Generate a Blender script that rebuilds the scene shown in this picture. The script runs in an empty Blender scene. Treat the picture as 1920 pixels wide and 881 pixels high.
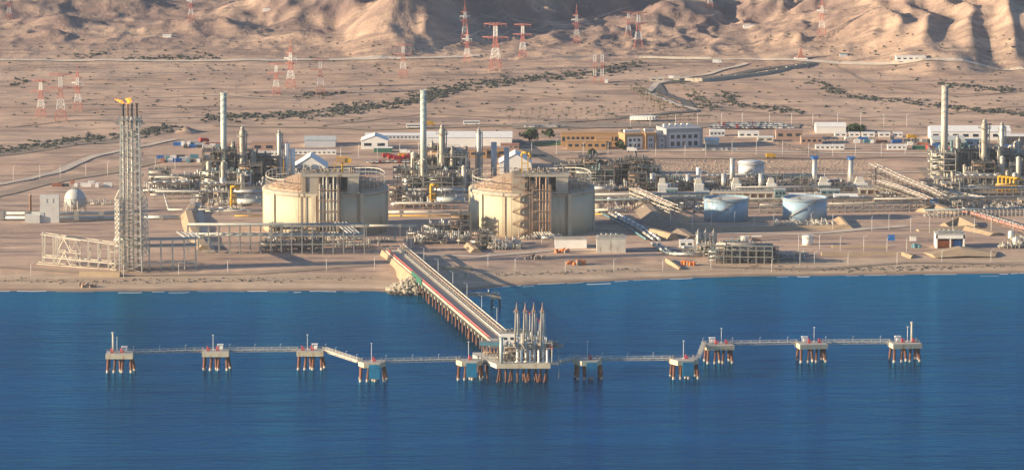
import bpy, math, random
from mathutils import Vector, Matrix, noise
random.seed(7)
R = math.radians
sin, cos, pi = math.sin, math.cos, math.pi
scene = bpy.context.scene
COL = scene.collection

# ------------------------------------------------------------------ camera
FPX, CX, CY, CAMH, PITCH = 10100.0, 960.0, 440.5, 417.0, R(7.0)
cam_d = bpy.data.cameras.new('camera')
cam = bpy.data.objects.new('camera', cam_d); COL.objects.link(cam)
cam.location = (0, 0, CAMH)
cam.rotation_euler = (R(90) - PITCH, 0, 0)
cam_d.sensor_width = 36; cam_d.lens = 36 * FPX / 1920
cam_d.clip_start = 5; cam_d.clip_end = 60000
scene.camera = cam

# ------------------------------------------------------------------ light
SUN_AZ = (-0.976, -0.216)      # horizontal direction towards the sun
SUN_EL = R(14.0)
world = bpy.data.worlds.new('World'); scene.world = world
world.use_nodes = True
wn = world.node_tree
sky = wn.nodes.new('ShaderNodeTexSky'); sky.sky_type = 'NISHITA'; sky.sun_disc = False
sky.sun_elevation = SUN_EL
sky.sun_rotation = math.atan2(SUN_AZ[0], SUN_AZ[1])
sky.air_density = 1.0; sky.dust_density = 0.6; sky.ozone_density = 4.0
wn.links.new(sky.outputs[0], wn.nodes['Background'].inputs[0])
wn.nodes['Background'].inputs[1].default_value = 0.075
sun_d = bpy.data.lights.new('sun', 'SUN'); sun_d.energy = 5.0; sun_d.angle = R(0.6)
sun_d.color = (1.0, 0.79, 0.52)
sun = bpy.data.objects.new('sun', sun_d); COL.objects.link(sun)
sdir = Vector((SUN_AZ[0] * cos(SUN_EL), SUN_AZ[1] * cos(SUN_EL), sin(SUN_EL)))
sun.rotation_euler = sdir.to_track_quat('Z', 'Y').to_euler()
sun.location = (-2000, 2500, 1200)
vs = scene.view_settings
scene.display_settings.display_device = 'sRGB'
vs.view_transform = 'Standard'; vs.look = 'None'; vs.gamma = 1.0; vs.use_curve_mapping = False
vs.exposure = 1.25
scene.cycles.max_bounces = 6
scene.cycles.volume_bounces = 0
scene.cycles.use_denoising = True

# ------------------------------------------------------------------ materials
def mat(name, col, rough=0.6, metal=0.0, var=0.12, scale=0.3, spec=0.4, rust=None, rust_amt=0.0, bump=0.0):
    m = bpy.data.materials.new(name); m.use_nodes = True
    n = m.node_tree.nodes; l = m.node_tree.links; b = n['Principled BSDF']
    b.inputs['Roughness'].default_value = rough; b.inputs['Metallic'].default_value = metal
    b.inputs['Specular IOR Level'].default_value = spec
    g = n.new('ShaderNodeNewGeometry')
    t = n.new('ShaderNodeTexNoise'); t.inputs['Scale'].default_value = scale; t.inputs['Detail'].default_value = 5
    l.new(g.outputs['Position'], t.inputs['Vector'])
    mp = n.new('ShaderNodeMapRange')
    mp.inputs['From Min'].default_value = 0.3; mp.inputs['From Max'].default_value = 0.7
    mp.inputs['To Min'].default_value = 1 - var; mp.inputs['To Max'].default_value = 1 + var
    l.new(t.outputs['Fac'], mp.inputs['Value'])
    mul = n.new('ShaderNodeMix'); mul.data_type = 'RGBA'; mul.blend_type = 'MULTIPLY'; mul.inputs[0].default_value = 1
    mul.inputs[6].default_value = (*col, 1)
    l.new(mp.outputs[0], mul.inputs[7])
    out = mul.outputs[2]
    if rust:
        t2 = n.new('ShaderNodeTexNoise'); t2.inputs['Scale'].default_value = scale * 2.2; t2.inputs['Detail'].default_value = 8
        vm = n.new('ShaderNodeVectorMath'); vm.operation = 'MULTIPLY'; vm.inputs[1].default_value = (1, 1, 0.25)
        l.new(g.outputs['Position'], vm.inputs[0]); l.new(vm.outputs[0], t2.inputs['Vector'])
        r = n.new('ShaderNodeMapRange'); r.inputs['From Min'].default_value = 0.62 - rust_amt * 0.3
        r.inputs['From Max'].default_value = 0.75 - rust_amt * 0.2
        l.new(t2.outputs['Fac'], r.inputs['Value'])
        mx = n.new('ShaderNodeMix'); mx.data_type = 'RGBA'
        l.new(r.outputs[0], mx.inputs[0]); l.new(out, mx.inputs[6]); mx.inputs[7].default_value = (*rust, 1)
        out = mx.outputs[2]
    l.new(out, b.inputs['Base Color'])
    if bump:
        bp = n.new('ShaderNodeBump'); bp.inputs['Distance'].default_value = bump
        l.new(t.outputs['Fac'], bp.inputs['Height']); l.new(bp.outputs[0], b.inputs['Normal'])
    return m

RUST = (0.16, 0.07, 0.035)
M = dict(
 concrete=mat('pale_concrete', (0.38, 0.34, 0.275), 0.85, var=0.10, scale=0.12, rust=(0.22, 0.17, 0.12), rust_amt=0.2),
 tankwall=mat('tank_concrete', (0.50, 0.445, 0.325), 0.85, var=0.05, scale=0.08, rust=(0.38, 0.32, 0.23), rust_amt=0.15),
 deck=mat('deck_concrete', (0.42, 0.40, 0.36), 0.85, var=0.15, scale=0.2),
 deckside=mat('stained_concrete', (0.54, 0.47, 0.33), 0.85, var=0.12, scale=0.3, rust=(0.42, 0.22, 0.08), rust_amt=0.25),
 pile=mat('rusty_steel_pile', (0.17, 0.065, 0.036), 0.8, var=0.3, scale=0.4, rust=(0.06, 0.04, 0.035), rust_amt=0.4),
 growth=mat('pale_marine_growth', (0.42, 0.36, 0.30), 0.9, var=0.3, scale=1.0),
 galv=mat('galvanised_steel', (0.33, 0.32, 0.29), 0.5, 0.3, var=0.15, scale=0.5, rust=(0.26, 0.17, 0.11), rust_amt=0.12),
 steel=mat('weathered_steel', (0.25, 0.22, 0.185), 0.6, 0.2, var=0.25, scale=0.35, rust=RUST, rust_amt=0.3),
 lat=mat('pale_painted_steel', (0.52, 0.49, 0.42), 0.6, 0.0, var=0.12, scale=0.3, rust=(0.30, 0.22, 0.15), rust_amt=0.15),
 creamsteel=mat('cream_painted_steel', (0.58, 0.52, 0.42), 0.6, 0.0, var=0.1, scale=0.3, rust=(0.34, 0.20, 0.12), rust_amt=0.15),
 brownsteel=mat('brown_painted_steel', (0.34, 0.22, 0.15), 0.7, var=0.2, scale=0.4),
 darksteel=mat('dark_steel', (0.075, 0.08, 0.085), 0.6, 0.2, var=0.4, scale=0.4),
 white=mat('white_paint', (0.78, 0.76, 0.71), 0.55, var=0.06, scale=0.2),
 shield=mat('pale_grey_cladding', (0.55, 0.55, 0.52), 0.7, var=0.05, scale=0.3, rust=(0.40, 0.38, 0.34), rust_amt=0.1),
 insul=mat('silver_insulation', (0.45, 0.45, 0.43), 0.42, 0.3, var=0.1, scale=0.4),
 greypipe=mat('grey_green_pipe', (0.42, 0.46, 0.43), 0.45, 0.1, var=0.1, scale=0.3),
 bluepipe=mat('blue_green_paint', (0.10, 0.25, 0.30), 0.45, var=0.15, scale=0.3),
 teal=mat('teal_cladding', (0.14, 0.24, 0.25), 0.6, var=0.15, scale=0.3),
 stack=mat('grey_green_stack_paint', (0.44, 0.50, 0.46), 0.5, var=0.08, scale=0.15),
 stackbeige=mat('beige_stack_paint', (0.48, 0.43, 0.36), 0.6, var=0.12, scale=0.15),
 column=mat('beige_column_insulation', (0.34, 0.31, 0.25), 0.5, 0.1, var=0.15, scale=0.4, rust=(0.3, 0.2, 0.13), rust_amt=0.15),
 greytank=mat('grey_blue_tank_paint', (0.25, 0.37, 0.48), 0.5, var=0.06, scale=0.1, rust=(0.28, 0.32, 0.35), rust_amt=0.15),
 yellow=mat('yellow_paint', (0.65, 0.36, 0.02), 0.5, var=0.08),
 redpaint=mat('red_paint', (0.50, 0.035, 0.03), 0.5, var=0.15),
 sphere=mat('pale_grey_tank_paint', (0.45, 0.46, 0.44), 0.45, var=0.05),
 redpylon=mat('faded_red_paint', (0.52, 0.19, 0.15), 0.6, var=0.15),
 orange=mat('orange_paint', (0.70, 0.20, 0.04), 0.5, var=0.15),
 blue=mat('blue_paint', (0.02, 0.14, 0.42), 0.5, var=0.1),
 fender=mat('blue_fender_face', (0.01, 0.20, 0.34), 0.55, var=0.15, scale=0.4),
 green=mat('green_paint', (0.025, 0.13, 0.09), 0.6, var=0.15),
 dome=mat('brown_roof_coating', (0.42, 0.30, 0.20), 0.85, var=0.25, scale=0.5, rust=(0.28, 0.17, 0.11), rust_amt=0.4),
 orangewall=mat('orange_rendered_wall', (0.42, 0.25, 0.12), 0.8, var=0.08),
 pinkwall=mat('pink_rendered_wall', (0.36, 0.235, 0.18), 0.8, var=0.08),
 officewall=mat('grey_panel_wall', (0.30, 0.31, 0.33), 0.6, var=0.08),
 bluewhite=mat('pale_office_panels', (0.50, 0.52, 0.55), 0.5, var=0.06),
 glass=mat('dark_window_glass', (0.025, 0.04, 0.06), 0.12, var=0.2, spec=0.6),
 roofgrey=mat('grey_sheet_roof', (0.45, 0.47, 0.45), 0.6, var=0.08),
 roofred=mat('red_brown_roof', (0.34, 0.15, 0.10), 0.7, var=0.15),
 paving=mat('paving_and_unit_shade', (0.24, 0.19, 0.15), 0.95, var=0.25, scale=0.08),  # dark tone carries the shade among process units; also covers the car park
 asphalt=mat('asphalt', (0.10, 0.095, 0.09), 0.9, var=0.15, scale=0.1),
 paleroad=mat('pale_graded_road', (0.52, 0.44, 0.36), 0.95, var=0.08, scale=0.05),
 track=mat('gravel_track', (0.30, 0.225, 0.165), 0.95, var=0.12, scale=0.05),
 berm=mat('compacted_sand', (0.36, 0.265, 0.17), 0.95, var=0.12, scale=0.15),
 bermdark=mat('gravel_and_channel_shade', (0.22, 0.17, 0.13), 0.95, var=0.2, scale=0.15),  # gravel; on the channel strip its dark tone stands for bank shade
 rock=mat('limestone_boulder', (0.36, 0.31, 0.235), 0.9, var=0.3, scale=0.5, bump=0.4),
 wetrock=mat('wet_boulder', (0.07, 0.06, 0.05), 0.5, var=0.3, scale=0.5),
 trunk=mat('tree_bark', (0.12, 0.085, 0.06), 0.9, var=0.2),
 leaf=mat('tree_foliage', (0.045, 0.075, 0.03), 0.8, var=0.5, scale=0.4),
 shrub=mat('desert_shrub', (0.05, 0.056, 0.046), 0.9, var=0.4, scale=0.2),
 lawn=mat('lawn', (0.07, 0.13, 0.04), 0.95, var=0.3, scale=0.2),
 tyre=mat('rubber', (0.02, 0.02, 0.02), 0.9, var=0.1),
 foam=mat('sea_foam', (0.62, 0.66, 0.68), 0.8, var=0.2, scale=0.4),
)

# ------------------------------------------------------------------ mesh builder
class MB:
    def __init__(s): s.v = []; s.f = []; s.sm = []
    def poly(s, pts, smooth=False):
        i = len(s.v); s.v += [tuple(p) for p in pts]; s.f.append(tuple(range(i, i + len(pts)))); s.sm.append(smooth)
    def prism(s, ring, z0, z1, top=None):
        n = len(ring); i = len(s.v); top = top or ring
        s.v += [(p[0], p[1], z0) for p in ring] + [(p[0], p[1], z1) for p in top]
        for k in range(n):
            j = (k + 1) % n
            s.f.append((i + k, i + j, i + n + j, i + n + k)); s.sm.append(False)
        s.f.append(tuple(i + n + k for k in range(n))); s.sm.append(False)
        s.f.append(tuple(i + k for k in reversed(range(n)))); s.sm.append(False)
    def box(s, c, d, rz=0.0):
        cx, cy, cz = c; hx, hy, hz = d[0] / 2, d[1] / 2, d[2] / 2
        cr, sr = cos(rz), sin(rz)
        ring = [(cx + x * cr - y * sr, cy + x * sr + y * cr) for x, y in ((-hx, -hy), (hx, -hy), (hx, hy), (-hx, hy))]
        s.prism(ring, cz - hz, cz + hz)
    def b0(s, x0, y0, z0, x1, y1, z1): s.box(((x0+x1)/2, (y0+y1)/2, (z0+z1)/2), (abs(x1-x0), abs(y1-y0), abs(z1-z0)))
    def tube(s, p, q, r0, r1=None, n=6, caps=True, smooth=None):
        p = Vector(p); q = Vector(q); r1 = r0 if r1 is None else r1
        d = q - p
        if d.length < 1e-6: return
        d.normalize(); a = Vector((0, 0, 1)) if abs(d.z) < 0.9 else Vector((1, 0, 0))
        u = d.cross(a).normalized(); w = d.cross(u)
        i = len(s.v); off = pi / n if n == 4 else 0
        for c, r in ((p, r0), (q, r1)):
            for k in range(n):
                t = 2 * pi * k / n + off
                s.v.append(tuple(c + u * (cos(t) * r) + w * (sin(t) * r)))
        sm = (n > 5) if smooth is None else smooth
        for k in range(n):
            j = (k + 1) % n
            s.f.append((i + k, i + n + k, i + n + j, i + j)); s.sm.append(sm)
        if caps:
            s.f.append(tuple(i + k for k in range(n))); s.f.append(tuple(i + n + k for k in reversed(range(n)))); s.sm += [False, False]
    def bar(s, p, q, w): s.tube(p, q, w * 0.707, n=4, caps=True, smooth=False)
    def path(s, pts, r, n=8):
        for a, b in zip(pts, pts[1:]): s.tube(a, b, r, n=n)
        for a in pts[1:-1]: s.ball(a, r * 1.02, 8, 4)
    def lathe(s, c, prof, n=16, smooth=True):
        i = len(s.v); m = len(prof)
        for r, z in prof:
            for k in range(n):
                t = 2 * pi * k / n; s.v.append((c[0] + r * cos(t), c[1] + r * sin(t), c[2] + z))
        for a in range(m - 1):
            for k in range(n):
                j = (k + 1) % n
                s.f.append((i + a*n + k, i + a*n + j, i + (a+1)*n + j, i + (a+1)*n + k)); s.sm.append(smooth)
        if prof[0][0] > 1e-3: s.f.append(tuple(i + k for k in reversed(range(n)))); s.sm.append(False)
        if prof[-1][0] > 1e-3: s.f.append(tuple(i + (m-1)*n + k for k in range(n))); s.sm.append(False)
    def ball(s, c, r, n=10, m=6, sz=1.0, jit=0.0):
        i = len(s.v); rows = []
        for a in range(1, m):
            th = pi * a / m
            for k in range(n):
                t = 2 * pi * k / n; q = r * (1 + random.uniform(-jit, jit))
                s.v.append((c[0] + q*sin(th)*cos(t), c[1] + q*sin(th)*sin(t), c[2] + sz*q*cos(th)))
        top = len(s.v); s.v.append((c[0], c[1], c[2] + r*sz)); bot = len(s.v); s.v.append((c[0], c[1], c[2] - r*sz))
        sm = jit == 0
        for k in range(n):
            j = (k + 1) % n
            s.f.append((i + k, i + j, top)[::1]); s.sm.append(sm)
            for a in range(m - 2):
                s.f.append((i+a*n+k, i+(a+1)*n+k, i+(a+1)*n+j, i+a*n+j)); s.sm.append(sm)
            s.f.append((i+(m-2)*n+j, i+(m-2)*n+k, bot)); s.sm.append(sm)
    def ladder(s, x, y, z0, z1, dx=0.6, w=0.18):
        s.bar((x-dx, y, z0), (x-dx, y, z1), w); s.bar((x+dx, y, z0), (x+dx, y, z1), w)
        z = z0 + 1.5
        while z < z1: s.bar((x-dx, y, z), (x+dx, y, z), w*0.8); z += 1.5
    def ringrail(s, c, r, z, h=1.2, n=14, w=0.12, a0=0, a1=2*pi):
        P_ = [(c[0]+r*cos(a0+(a1-a0)*k/n), c[1]+r*sin(a0+(a1-a0)*k/n)) for k in range(n+1)]
        for k, p in enumerate(P_):
            s.bar((p[0], p[1], z), (p[0], p[1], z+h), w)
            if k: s.bar((P_[k-1][0], P_[k-1][1], z+h), (p[0], p[1], z+h), w)
    def build(s, name, m, parent=None, world=False, origin=None):
        me = bpy.data.meshes.new(name)
        off = Vector((0, 0, 0))
        if world and parent is not None: off = Vector(parent.location)
        if origin is not None: off = Vector(origin)
        vs_ = s.v if off.length == 0 else [(a-off.x, b-off.y, c-off.z) for a, b, c in s.v]
        me.from_pydata(vs_, [], s.f)
        if len(s.sm) == len(s.f): me.polygons.foreach_set('use_smooth', s.sm)
        me.materials.append(M[m] if isinstance(m, str) else m)
        o = bpy.data.objects.new(name, me); COL.objects.link(o)
        if parent is not None: o.parent = parent
        elif origin is not None: o.location = origin
        return o

def T(name, label, cat, loc=(0, 0, 0), rz=0.0, group=None):
    o = bpy.data.objects.new(name, None); COL.objects.link(o)
    o.location = loc; o.rotation_euler = (0, 0, rz); o.empty_display_size = 1
    o['label'] = label; o['category'] = cat
    if group: o['group'] = group
    return o
def tag(o, label=None, cat=None, group=None, kind=None):
    if label: o['label'] = label
    if cat: o['category'] = cat
    if group: o['group'] = group
    if kind: o['kind'] = kind
    return o
KIDS = {}
def dup(root, loc, rz=0.0, label=None, group=None, sc=None, mats=None):
    def cp(o, par):
        c = o.copy(); COL.objects.link(c)
        if par is not None: c.parent = par
        for ch in o.children: cp(ch, c)
        return c
    r = cp(root, None); r.location = loc; r.rotation_euler = (0, 0, rz)
    if sc: r.scale = sc if isinstance(sc, tuple) else (sc, sc, sc)
    if label: r['label'] = label
    if group: r['group'] = group
    return r
used_protos = set()
def place(root, loc, rz=0.0, label=None, group=None, sc=None):
    """the first placement moves the prototype itself, later ones copy it"""
    if root.name not in used_protos:
        used_protos.add(root.name)
        root.location = loc; root.rotation_euler = (0, 0, rz)
        if sc: root.scale = sc if isinstance(sc, tuple) else (sc, sc, sc)
        if label: root['label'] = label
        if group: root['group'] = group
        return root
    return dup(root, loc, rz, label, group, sc)
ORD = ['first', 'second', 'third', 'fourth', 'fifth', 'sixth', 'seventh', 'eighth', 'ninth', 'tenth', 'eleventh', 'twelfth',
       'thirteenth', 'fourteenth', 'fifteenth', 'sixteenth', 'seventeenth', 'eighteenth', 'nineteenth', 'twentieth']

# ------------------------------------------------------------------ terrain
def lerp_tab(tab, t):
    if t <= tab[0][0]: return tab[0][1]
    for (a, b), (c, d) in zip(tab, tab[1:]):
        if t <= c: return b + (d - b) * (t - a) / (c - a)
    return tab[-1][1]
def ray(px, py):
    x = (px - CX) / FPX; u = -(py - CY) / FPX
    return Vector((x, cos(PITCH) + u * sin(PITCH), -sin(PITCH) + u * cos(PITCH)))
def Z(px, py, z=0.0):
    d = ray(px, py); t = (z - CAMH) / d.z
    return Vector((d.x * t, d.y * t, z))
SHORE = [(-3000, 3120)] + [(lambda p: (p.x, p.y))(Z(a, b)) for a, b in
   ((-100, 545), (200, 546), (420, 545), (700, 545), (800, 552), (850, 548), (950, 536), (1050, 531), (1200, 524), (1400, 518), (1600, 516), (1920, 512), (2050, 511))] + [(3000, 3240)]
def shore(x): return lerp_tab(SHORE, x) + 2.6 * noise.noise(Vector((x * 0.03, 3.1, 0))) + 1.6 * noise.noise(Vector((x * 0.13, 9.1, 0)))
PROF = [(-400, -12), (-60, -4), (0, 0), (12, 1.2), (38, 2.3), (52, 2.6), (66, 4.6), (80, 5.0)]
BACK = [(3300, 0), (3660, 0.2), (3700, 1.2), (3745, 5.5), (3900, 7), (4050, 12), (4300, 24), (4700, 50), (5400, 110), (7000, 420), (9000, 700)]
RIPX = [(-5000, 0), (40, 0), (100, 1), (5000, 1)]
# mounds: px, py of the foot's centre, height m, half width m, half depth m, sharpness
MOUNDS = [
 (775, 62, 44, 62, 150, 1.2), (715, 78, 14, 75, 60, 1.3), (905, 15, 60, 70, 160, 1.1), (1010, 10, 50, 50, 150, 1.1),
 (1130, 5, 45, 60, 110, 1.1), (1270, 40, 18, 40, 50, 1.2), (1400, 0, 45, 60, 120, 1.1), (1455, 35, 14, 25, 30, 1.2), (1525, 45, 12, 22, 30, 1.2),
 (1700, 66, 44, 130, 220, 1.1), (1800, 50, 42, 80, 160, 1.0), (1935, 78, 42, 85, 160, 1.0), (1860, 110, 16, 130, 60, 1.4),
 (590, 30, 26, 55, 90, 1.2), (95, 72, 9, 25, 20, 1.2), (120, 50, 10, 38, 35, 1.3), (200, 18, 16, 70, 40, 1.3), (40, 25, 12, 60, 40, 1.3), (330, 55, 9, 60, 30, 1.3),
 (420, 60, 8, 40, 30, 1.2), (480, 30, 14, 60, 50, 1.2), (1320, 30, 10, 30, 35, 1.2), (350, 250, 5, 9, 14, 1.2), (1500, 96, 7, 6, 8, 1.0), (560, 80, 6, 40, 20, 1.3),
 (1645, 95, 12, 40, 40, 1.3), (660, 40, 12, 40, 60, 1.2),
]
def base_z(x, y):
    t = y - shore(x)
    z = lerp_tab(PROF, t)
    if t > 60:
        z += lerp_tab(BACK, y)
        z += (0.9 * noise.noise(Vector((x * 0.012, y * 0.02, 1.0))) + 0.45 * noise.noise(Vector((x * 0.05, y * 0.045, 3.0)))) * min(1, (t - 60) / 60)
    return z
MW = []
def ter(x, y):
    z = base_z(x, y)
    for mx, my, h, a, b, sh in MW:
        ux = (x - mx) / a; uy = (y - my) / b
        if abs(ux) < 1.25 and abs(uy) < 1.25:
            w = noise.noise(Vector((x / a * 1.3, y / b * 1.3, mx)))
            r = math.sqrt(ux*ux + uy*uy) * (1 + 0.28 * w)
            if r < 1:
                k = (1 - r) ** sh
                rid = 1 - abs(noise.noise(Vector((x * 0.03, y * 0.022, 7.0)))) * 2
                gul = abs(noise.noise(Vector((x * 0.045 + w, y * 0.013, mx * .1)))) + .5 * abs(noise.noise(Vector((x * 0.11 + w, y * 0.035, mx * .1))))
                z += h * k * (0.82 + 0.30 * rid * (1 - k * 0.5) + .20 * (gul - .35) * (1.0 - k))
    if y > 4270:
        w = min(1.0, (y - 4270) / 220)
        w *= lerp_tab([(-380, .42), (-120, .5), (-60, .9), (5000, 1.0)], x)
        q = Vector((x * 0.011, y * 0.009, 0.0))
        rid = 1 - abs(noise.noise(q)) * 2.2
        q2 = Vector((x * 0.03 + noise.noise(q * 2) * .6, y * 0.022, 5.0)); r2 = 1 - abs(noise.noise(q2)) * 2.4
        r3 = 1 - abs(noise.noise(q2 * 2.3)) * 2.4
        w2 = w
        z += w * (3.6 * rid * max(0, rid) + 2.4 * noise.noise(q * 3.1) + 0.8 * noise.noise(q * 8.0)) + w2 * (4.0 * max(0, r2) * max(0, r2) + 2.6 * max(0, r3) ** 2 + 1.5 * noise.noise(q2 * 5.5) + .5 * noise.noise(q2 * 11.3))
    elif y > 3780 and y <= 4270:
        w = min(1.0, (y - 3780) / 150)
        z += w * 0.9 * noise.noise(Vector((x * 0.02, y * 0.03, 4)))
    return z
for px, py, h, a, b, sh in MOUNDS:
    y0 = 3400.0
    d = ray(px, py)
    for k in range(400):
        t = (3700 + k * 6) / d.y; p = d * t
        if CAMH + p.z < base_z(p.x, p.y): break
    MW.append((p.x, p.y, h, a, b, sh))
def G(px, py, lift=0.0):
    """the point of the ground seen at this place"""
    d = ray(px, py); lo = 2950.0 / d.y; t = lo
    step = 8.0
    while t < 8000:
        p = d * t
        if CAMH + p.z <= max(ter(p.x, p.y), 0): break
        t += step
    a, b = t - step, t
    for _ in range(9):
        m = (a + b) / 2; p = d * m
        if CAMH + p.z <= max(ter(p.x, p.y), 0): b = m
        else: a = m
    p = d * b
    return Vector((p.x, p.y, max(ter(p.x, p.y), 0) + lift))
def mpp(p): return (p.y * cos(PITCH) + (CAMH - p.z) * sin(PITCH)) / FPX     # metres per photo pixel there
def frange(a, b, s):
    while a < b: yield a; a += s
# ------------------------------------------------------------------ the ground, one sheet
def build_ground():
    xs = [-3200, -2400, -1800, -1300, -1000, -800, -700] + list(frange(-640, -440, 6.0)) + list(frange(-440, 440, 2.3)) + list(frange(440, 640, 6.0)) + [640, 700, 800, 1000, 1300, 1800, 2400, 3200]
    ys = [2400, 2700, 2900] + list(frange(3000, 3300, 4.0)) + list(frange(3300, 4050, 5.0)) + list(frange(4050, 5000, 4.5)) + list(frange(5000, 5600, 15)) + [5700, 5900, 6200, 6600, 7000, 7500, 8000, 9000]
    mb = MB(); n = len(xs)
    for y in ys:
        for x in xs: mb.v.append((x, y, ter(x, y)))
    for j in range(len(ys) - 1):
        for i in range(n - 1):
            a = j * n + i; mb.f.append((a, a + 1, a + n + 1, a + n)); mb.sm.append(True)
    m = bpy.data.materials.new('desert_ground'); m.use_nodes = True
    N = m.node_tree.nodes; L = m.node_tree.links; b = N['Principled BSDF']
    b.inputs['Roughness'].default_value = 1.0; b.inputs['Specular IOR Level'].default_value = 0.1
    geo = N.new('ShaderNodeNewGeometry')
    def nz(scale, detail=6, stretch=(1, 1, 1), dist=0.0):
        t = N.new('ShaderNodeTexNoise'); t.inputs['Scale'].default_value = scale; t.inputs['Detail'].default_value = detail
        t.inputs['Distortion'].default_value = dist
        v = N.new('ShaderNodeVectorMath'); v.operation = 'MULTIPLY'; v.inputs[1].default_value = stretch
        L.new(geo.outputs['Position'], v.inputs[0]); L.new(v.outputs[0], t.inputs['Vector']); return t.outputs['Fac']
    def ramp(fac, a, b_):
        r = N.new('ShaderNodeMapRange'); r.inputs['From Min'].default_value = a; r.inputs['From Max'].default_value = b_; L.new(fac, r.inputs['Value']); return r.outputs[0]
    def mix(fac, c1, c2):
        x = N.new('ShaderNodeMix'); x.data_type = 'RGBA'
        if isinstance(fac, float): x.inputs[0].default_value = fac
        else: L.new(fac, x.inputs[0])
        for i, c in ((6, c1), (7, c2)):
            if isinstance(c, tuple): x.inputs[i].default_value = (*c, 1)
            else: L.new(c, x.inputs[i])
        return x.outputs[2]
    def mth(op, a, b_):
        x = N.new('ShaderNodeMath'); x.operation = op; x.use_clamp = True
        for i, c in ((0, a), (1, b_)):
            if isinstance(c, (int, float)): x.inputs[i].default_value = c
            else: L.new(c, x.inputs[i])
        return x.outputs[0]
    sep = N.new('ShaderNodeSeparateXYZ'); L.new(geo.outputs['Position'], sep.inputs[0])
    def N_far(lo):
        r = N.new('ShaderNodeMapRange'); r.inputs['From Min'].default_value = 4150; r.inputs['From Max'].default_value = 4400; r.inputs['To Min'].default_value = lo; L.new(sep.outputs[1], r.inputs['Value']); return r.outputs[0]
    col = mix(ramp(nz(0.010, 7, (0.5, 1.6, 1)), 0.35, 0.65), (0.40, 0.275, 0.205), (0.50, 0.360, 0.270))
    col = mix(mth('MULTIPLY', ramp(nz(0.03, 8, (0.35, 2.0, 1), 0.6), 0.50, 0.62), 0.8), col, (0.235, 0.170, 0.145))
    col = mix(mth('MULTIPLY', ramp(nz(0.12, 6, (0.4, 1.5, 1)), 0.52, 0.66), 0.45), col, (0.60, 0.44, 0.31))
    col = mix(mth('MULTIPLY', ramp(nz(0.055, 7, (0.45, 1.3, 1), 1.2), 0.56, 0.66), 0.55), col, (0.23, 0.165, 0.13))
    # scattered scrub far inland: small dark clumps
    far = ramp(sep.outputs[1], 3700.0, 3850.0)
    sp = mth('MULTIPLY', ramp(nz(0.16, 4, (0.7, 1.0, 1)), 0.63, 0.68), ramp(nz(0.011, 4, (0.6, 2.2, 1)), 0.42, 0.60))
    col = mix(mth('MULTIPLY', mth('MULTIPLY', sp, far), 0.85), col, (0.11, 0.11, 0.075))
    # rocky hills are darker and redder
    hill = mth('MULTIPLY', ramp(sep.outputs[1], 4280.0, 4480.0), ramp(nz(0.02, 9, (1, 1, 1), 0.8), 0.30, 0.56))
    col = mix(mth('MULTIPLY', hill, 0.9), col, (0.20, 0.142, 0.130))
    # pale beach sand and wet edge
    sand = N.new('ShaderNodeMapRange'); sand.inputs['From Min'].default_value = 2.6; sand.inputs['From Max'].default_value = 3.6; sand.inputs['To Min'].default_value = 1; sand.inputs['To Max'].default_value = 0
    L.new(sep.outputs[2], sand.inputs['Value'])
    col = mix(sand.outputs[0], col, mix(ramp(nz(0.06, 6, (0.25, 2.0, 1)), 0.4, 0.6), (0.50, 0.385, 0.28), (0.40, 0.29, 0.205)))
    wet = N.new('ShaderNodeMapRange'); wet.inputs['From Min'].default_value = 0.35; wet.inputs['From Max'].default_value = 0.9; wet.inputs['To Min'].default_value = 1; wet.inputs['To Max'].default_value = 0
    L.new(sep.outputs[2], wet.inputs['Value'])
    col = mix(wet.outputs[0], col, (0.26, 0.19, 0.14))
    L.new(col, b.inputs['Base Color'])
    bp = N.new('ShaderNodeBump'); bp.inputs['Distance'].default_value = 3.2; bp.inputs['Strength'].default_value = 0.8
    h = mth('ADD', mth('MULTIPLY', nz(0.06, 10), 0.7), mth('MULTIPLY', nz(0.35, 8), 0.25)); L.new(mth('MULTIPLY', h, N_far(0.30)), bp.inputs['Height']); L.new(bp.outputs[0], b.inputs['Normal'])
    tag(mb.build('ground', m), 'brown desert plain rising from the beach to rocky hills', kind='structure')
build_ground()

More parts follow.
